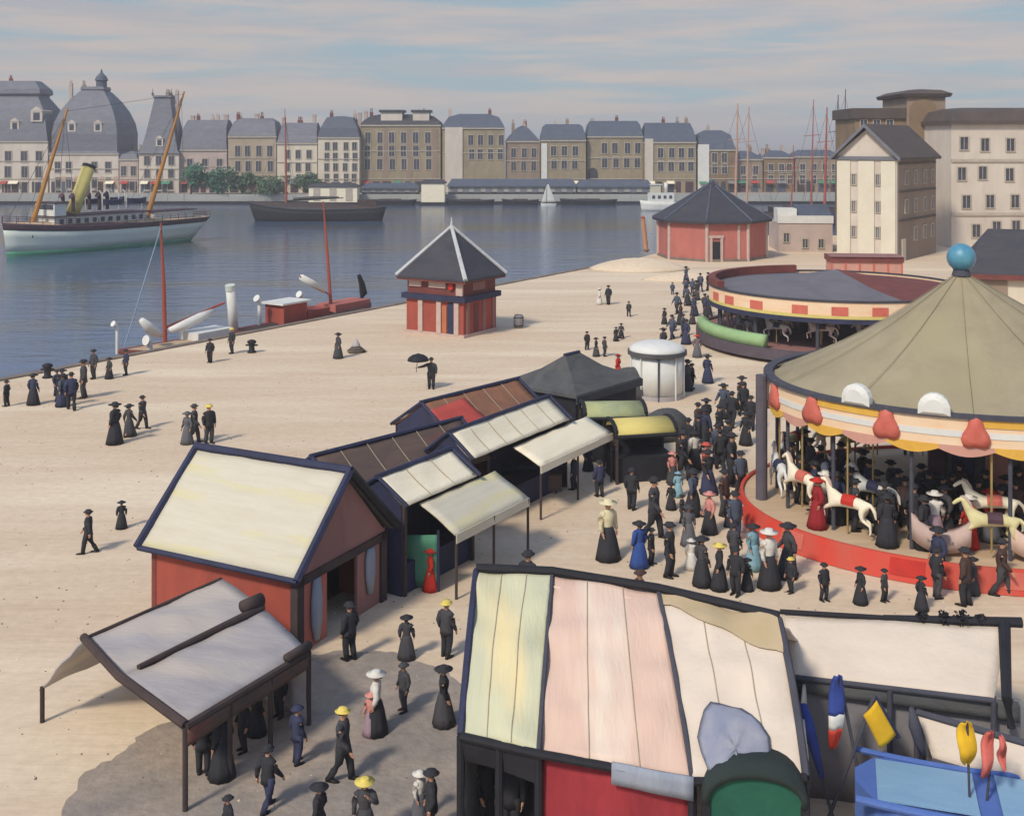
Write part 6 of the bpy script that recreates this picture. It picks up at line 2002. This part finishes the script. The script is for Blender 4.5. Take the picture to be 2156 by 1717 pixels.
# repeats nothing tells apart
rngc = random.Random(11)
taken = [P(t_[0], t_[1]) for t_ in PEOPLE]
def crowd(n, poly, label, group):
    k = tries = 0
    while k < n and tries < 4000:
        tries += 1
        px, py = rngc.uniform(poly[0], poly[1]), rngc.uniform(poly[2], poly[3])
        if px < poly[4](py) or px > poly[5](py):
            continue
        p = P(px, py)
        if min((p - q_).length for q_ in taken) < .85:
            continue
        taken.append(p)
        person(px, py, py - 1.76 * F / p.y, rngc.choice((M1, M2, W1_, W2_)), rngc.choice((B, CH, NA, 'brown', 'bluegrey', B)), rngc.choice((B, CH, NA)), B, label, group, rz=rngc.uniform(0, 360))
        k += 1
crowd(17, (1330, 1640, 840, 1150, lambda y: 1480 - (y - 840) * .35, lambda y: 1585 if y < 1090 else 1560 + (y - 1090) * .9), 'plain dark figure lost in the thick of the crowded lane', 'dark figures of the crowded lane')
crowd(4, (1650, 2130, 1205, 1275, lambda y: 1650, lambda y: 2130), 'dark figure lined up along the foot of the red platform rim', 'dark figures along the red platform rim')
crowd(3, (20, 200, 790, 862, lambda y: 215 - (y - 790) * 3.2 if y < 850 else 20, lambda y: 205), 'dark figure standing in the knot of people at the far left quay edge', 'dark figures at the left quay edge')
crowd(14, (1380, 1500, 590, 760, lambda y: 1440 - (y - 590) * .3, lambda y: 1500 - max(0, y - 640) * .25), 'small dark figure among those strolling left of the further merry-go-round', 'dark strollers by the further merry-go-round')
for (px, foot, top) in ((1208, 1030, 955), (1262, 1045, 968), (1296, 998, 925), (1238, 990, 930)):
    person(px, foot, top, random.choice((M1, W1_)), NA, B, B, 'dark figure in the shade before the cream awning of the middle stalls', 'figures in the shade of the middle stalls')
for (px, foot, top) in ((428, 1628, 1500), (468, 1636, 1496), (512, 1580, 1465), (540, 1545, 1440)):
    person(px, foot, top, random.choice((M1, W1_)), B, B, B, 'dark figure in the shade under the grey tent eave', 'figures under the grey tent eave')
for (px, yy) in ((1020, 23.2), (1075, 22.9), (1112, 23.4)):
    person(px, 0, 0, random.choice((M1, W1_)), B, B, B, 'dark figure inside the black opening of the big tent', 'figures inside the big tent', at=Vector((xq(px, yy), yy, 0)), smax=.95)
for (px, yy) in ((1650, 45.5), (1692, 46), (1728, 43.5), (1756, 42.5), (1792, 40.6), (1846, 40.2), (1906, 39.4), (1985, 39.6), (2060, 39.2), (2120, 39.6), (1665, 44), (1706, 44.6), (1770, 44), (1815, 43), (1875, 41.5), (1940, 41), (2020, 41.2), (2095, 41), (2145, 40.5), (1685, 42.2), (1715, 41.4), (1762, 40), (1800, 39.2), (1830, 41.6), (1862, 38.9), (1890, 40.4), (1925, 38.6), (1958, 40.2), (1990, 38.5), (2005, 40), (2040, 38.6), (2075, 40.2), (2108, 38.4), (2138, 39)):
    person(px, 0, 0, random.choice((M1, W1_, M2)), random.choice((NA, B, CH, 'brown')), B, B, 'dark figure standing in the shade under the olive canopy', 'figures under the olive canopy', at=Vector((xq(px, yy), yy, ZD)), smax=1.0)
for (px, yy, up, low, hat, lab) in ((1721, 39.5, 'crimson', 'crimson', 'red', 'woman in crimson among the cream horses at the left of the platform'),
                               (1738, 40.3, 'white', 'pink', 'white', 'woman in white behind the crimson woman on the platform'),
                               (1868, 37.7, B, B, B, 'figure in black between the yellow horses on the platform'),
                               (1945, 37.5, B, B, B, 'figure in black behind the pink gondola on the platform'),
                               (2040, 37.6, 'red', 'red', 'white', 'woman in bright red by the boat at the right of the platform'),
                               (2084, 38.2, 'red', G_, 'red', 'woman with red jacket at the right end of the platform'),
                               (1968, 38.0, 'white', 'lilac', 'white', 'woman in white right of the black figure on the platform')):
    person(px, 0, 0, W1_, up, low, hat, lab, at=Vector((xq(px, yy), yy, ZD)), smax=.97)
# umbrella held by the man on the empty quay
p = P(908, 818)
um = thing('umbrella', 'black umbrella held aslant by the man on the empty quay', 'umbrella', (p.x - .80, p.y - .30, 0))
MB().tube([(-.03, 0, 1.0), (.0, 0, 1.3), (.08, 0, 2.02)], .02, 6).build('stick', m_dwood, um)
MB().lathe([(.62, 0), (.55, .16), (.36, .3), (.04, .4)], (.08, 0, 1.66), 16).build('canopy', m_black, um, True)
for pr in PROTO.values():           # the pattern figures themselves are not part of the place
    for k_ in KIDS[pr.name]:
        bpy.data.objects.remove(k_)
    bpy.data.objects.remove(pr)

# ------------------------------------------------------------------ air
hz = MB().bx(-4200, 4200, -60, 9200, -6, 44).build('haze', bpy.data.materials.new('haze_air'))
hz['kind'] = 'stuff'
hm = hz.data.materials[0]
hm.use_nodes = True
hm.node_tree.nodes.clear()
ho = N('ShaderNodeOutputMaterial', hm.node_tree)
hv = N('ShaderNodeVolumePrincipled', hm.node_tree)
hv.inputs['Color'].default_value = (.88, .86, .86, 1)
hv.inputs['Density'].default_value = .00055
hm.node_tree.links.new(hv.outputs[0], ho.inputs['Volume'])
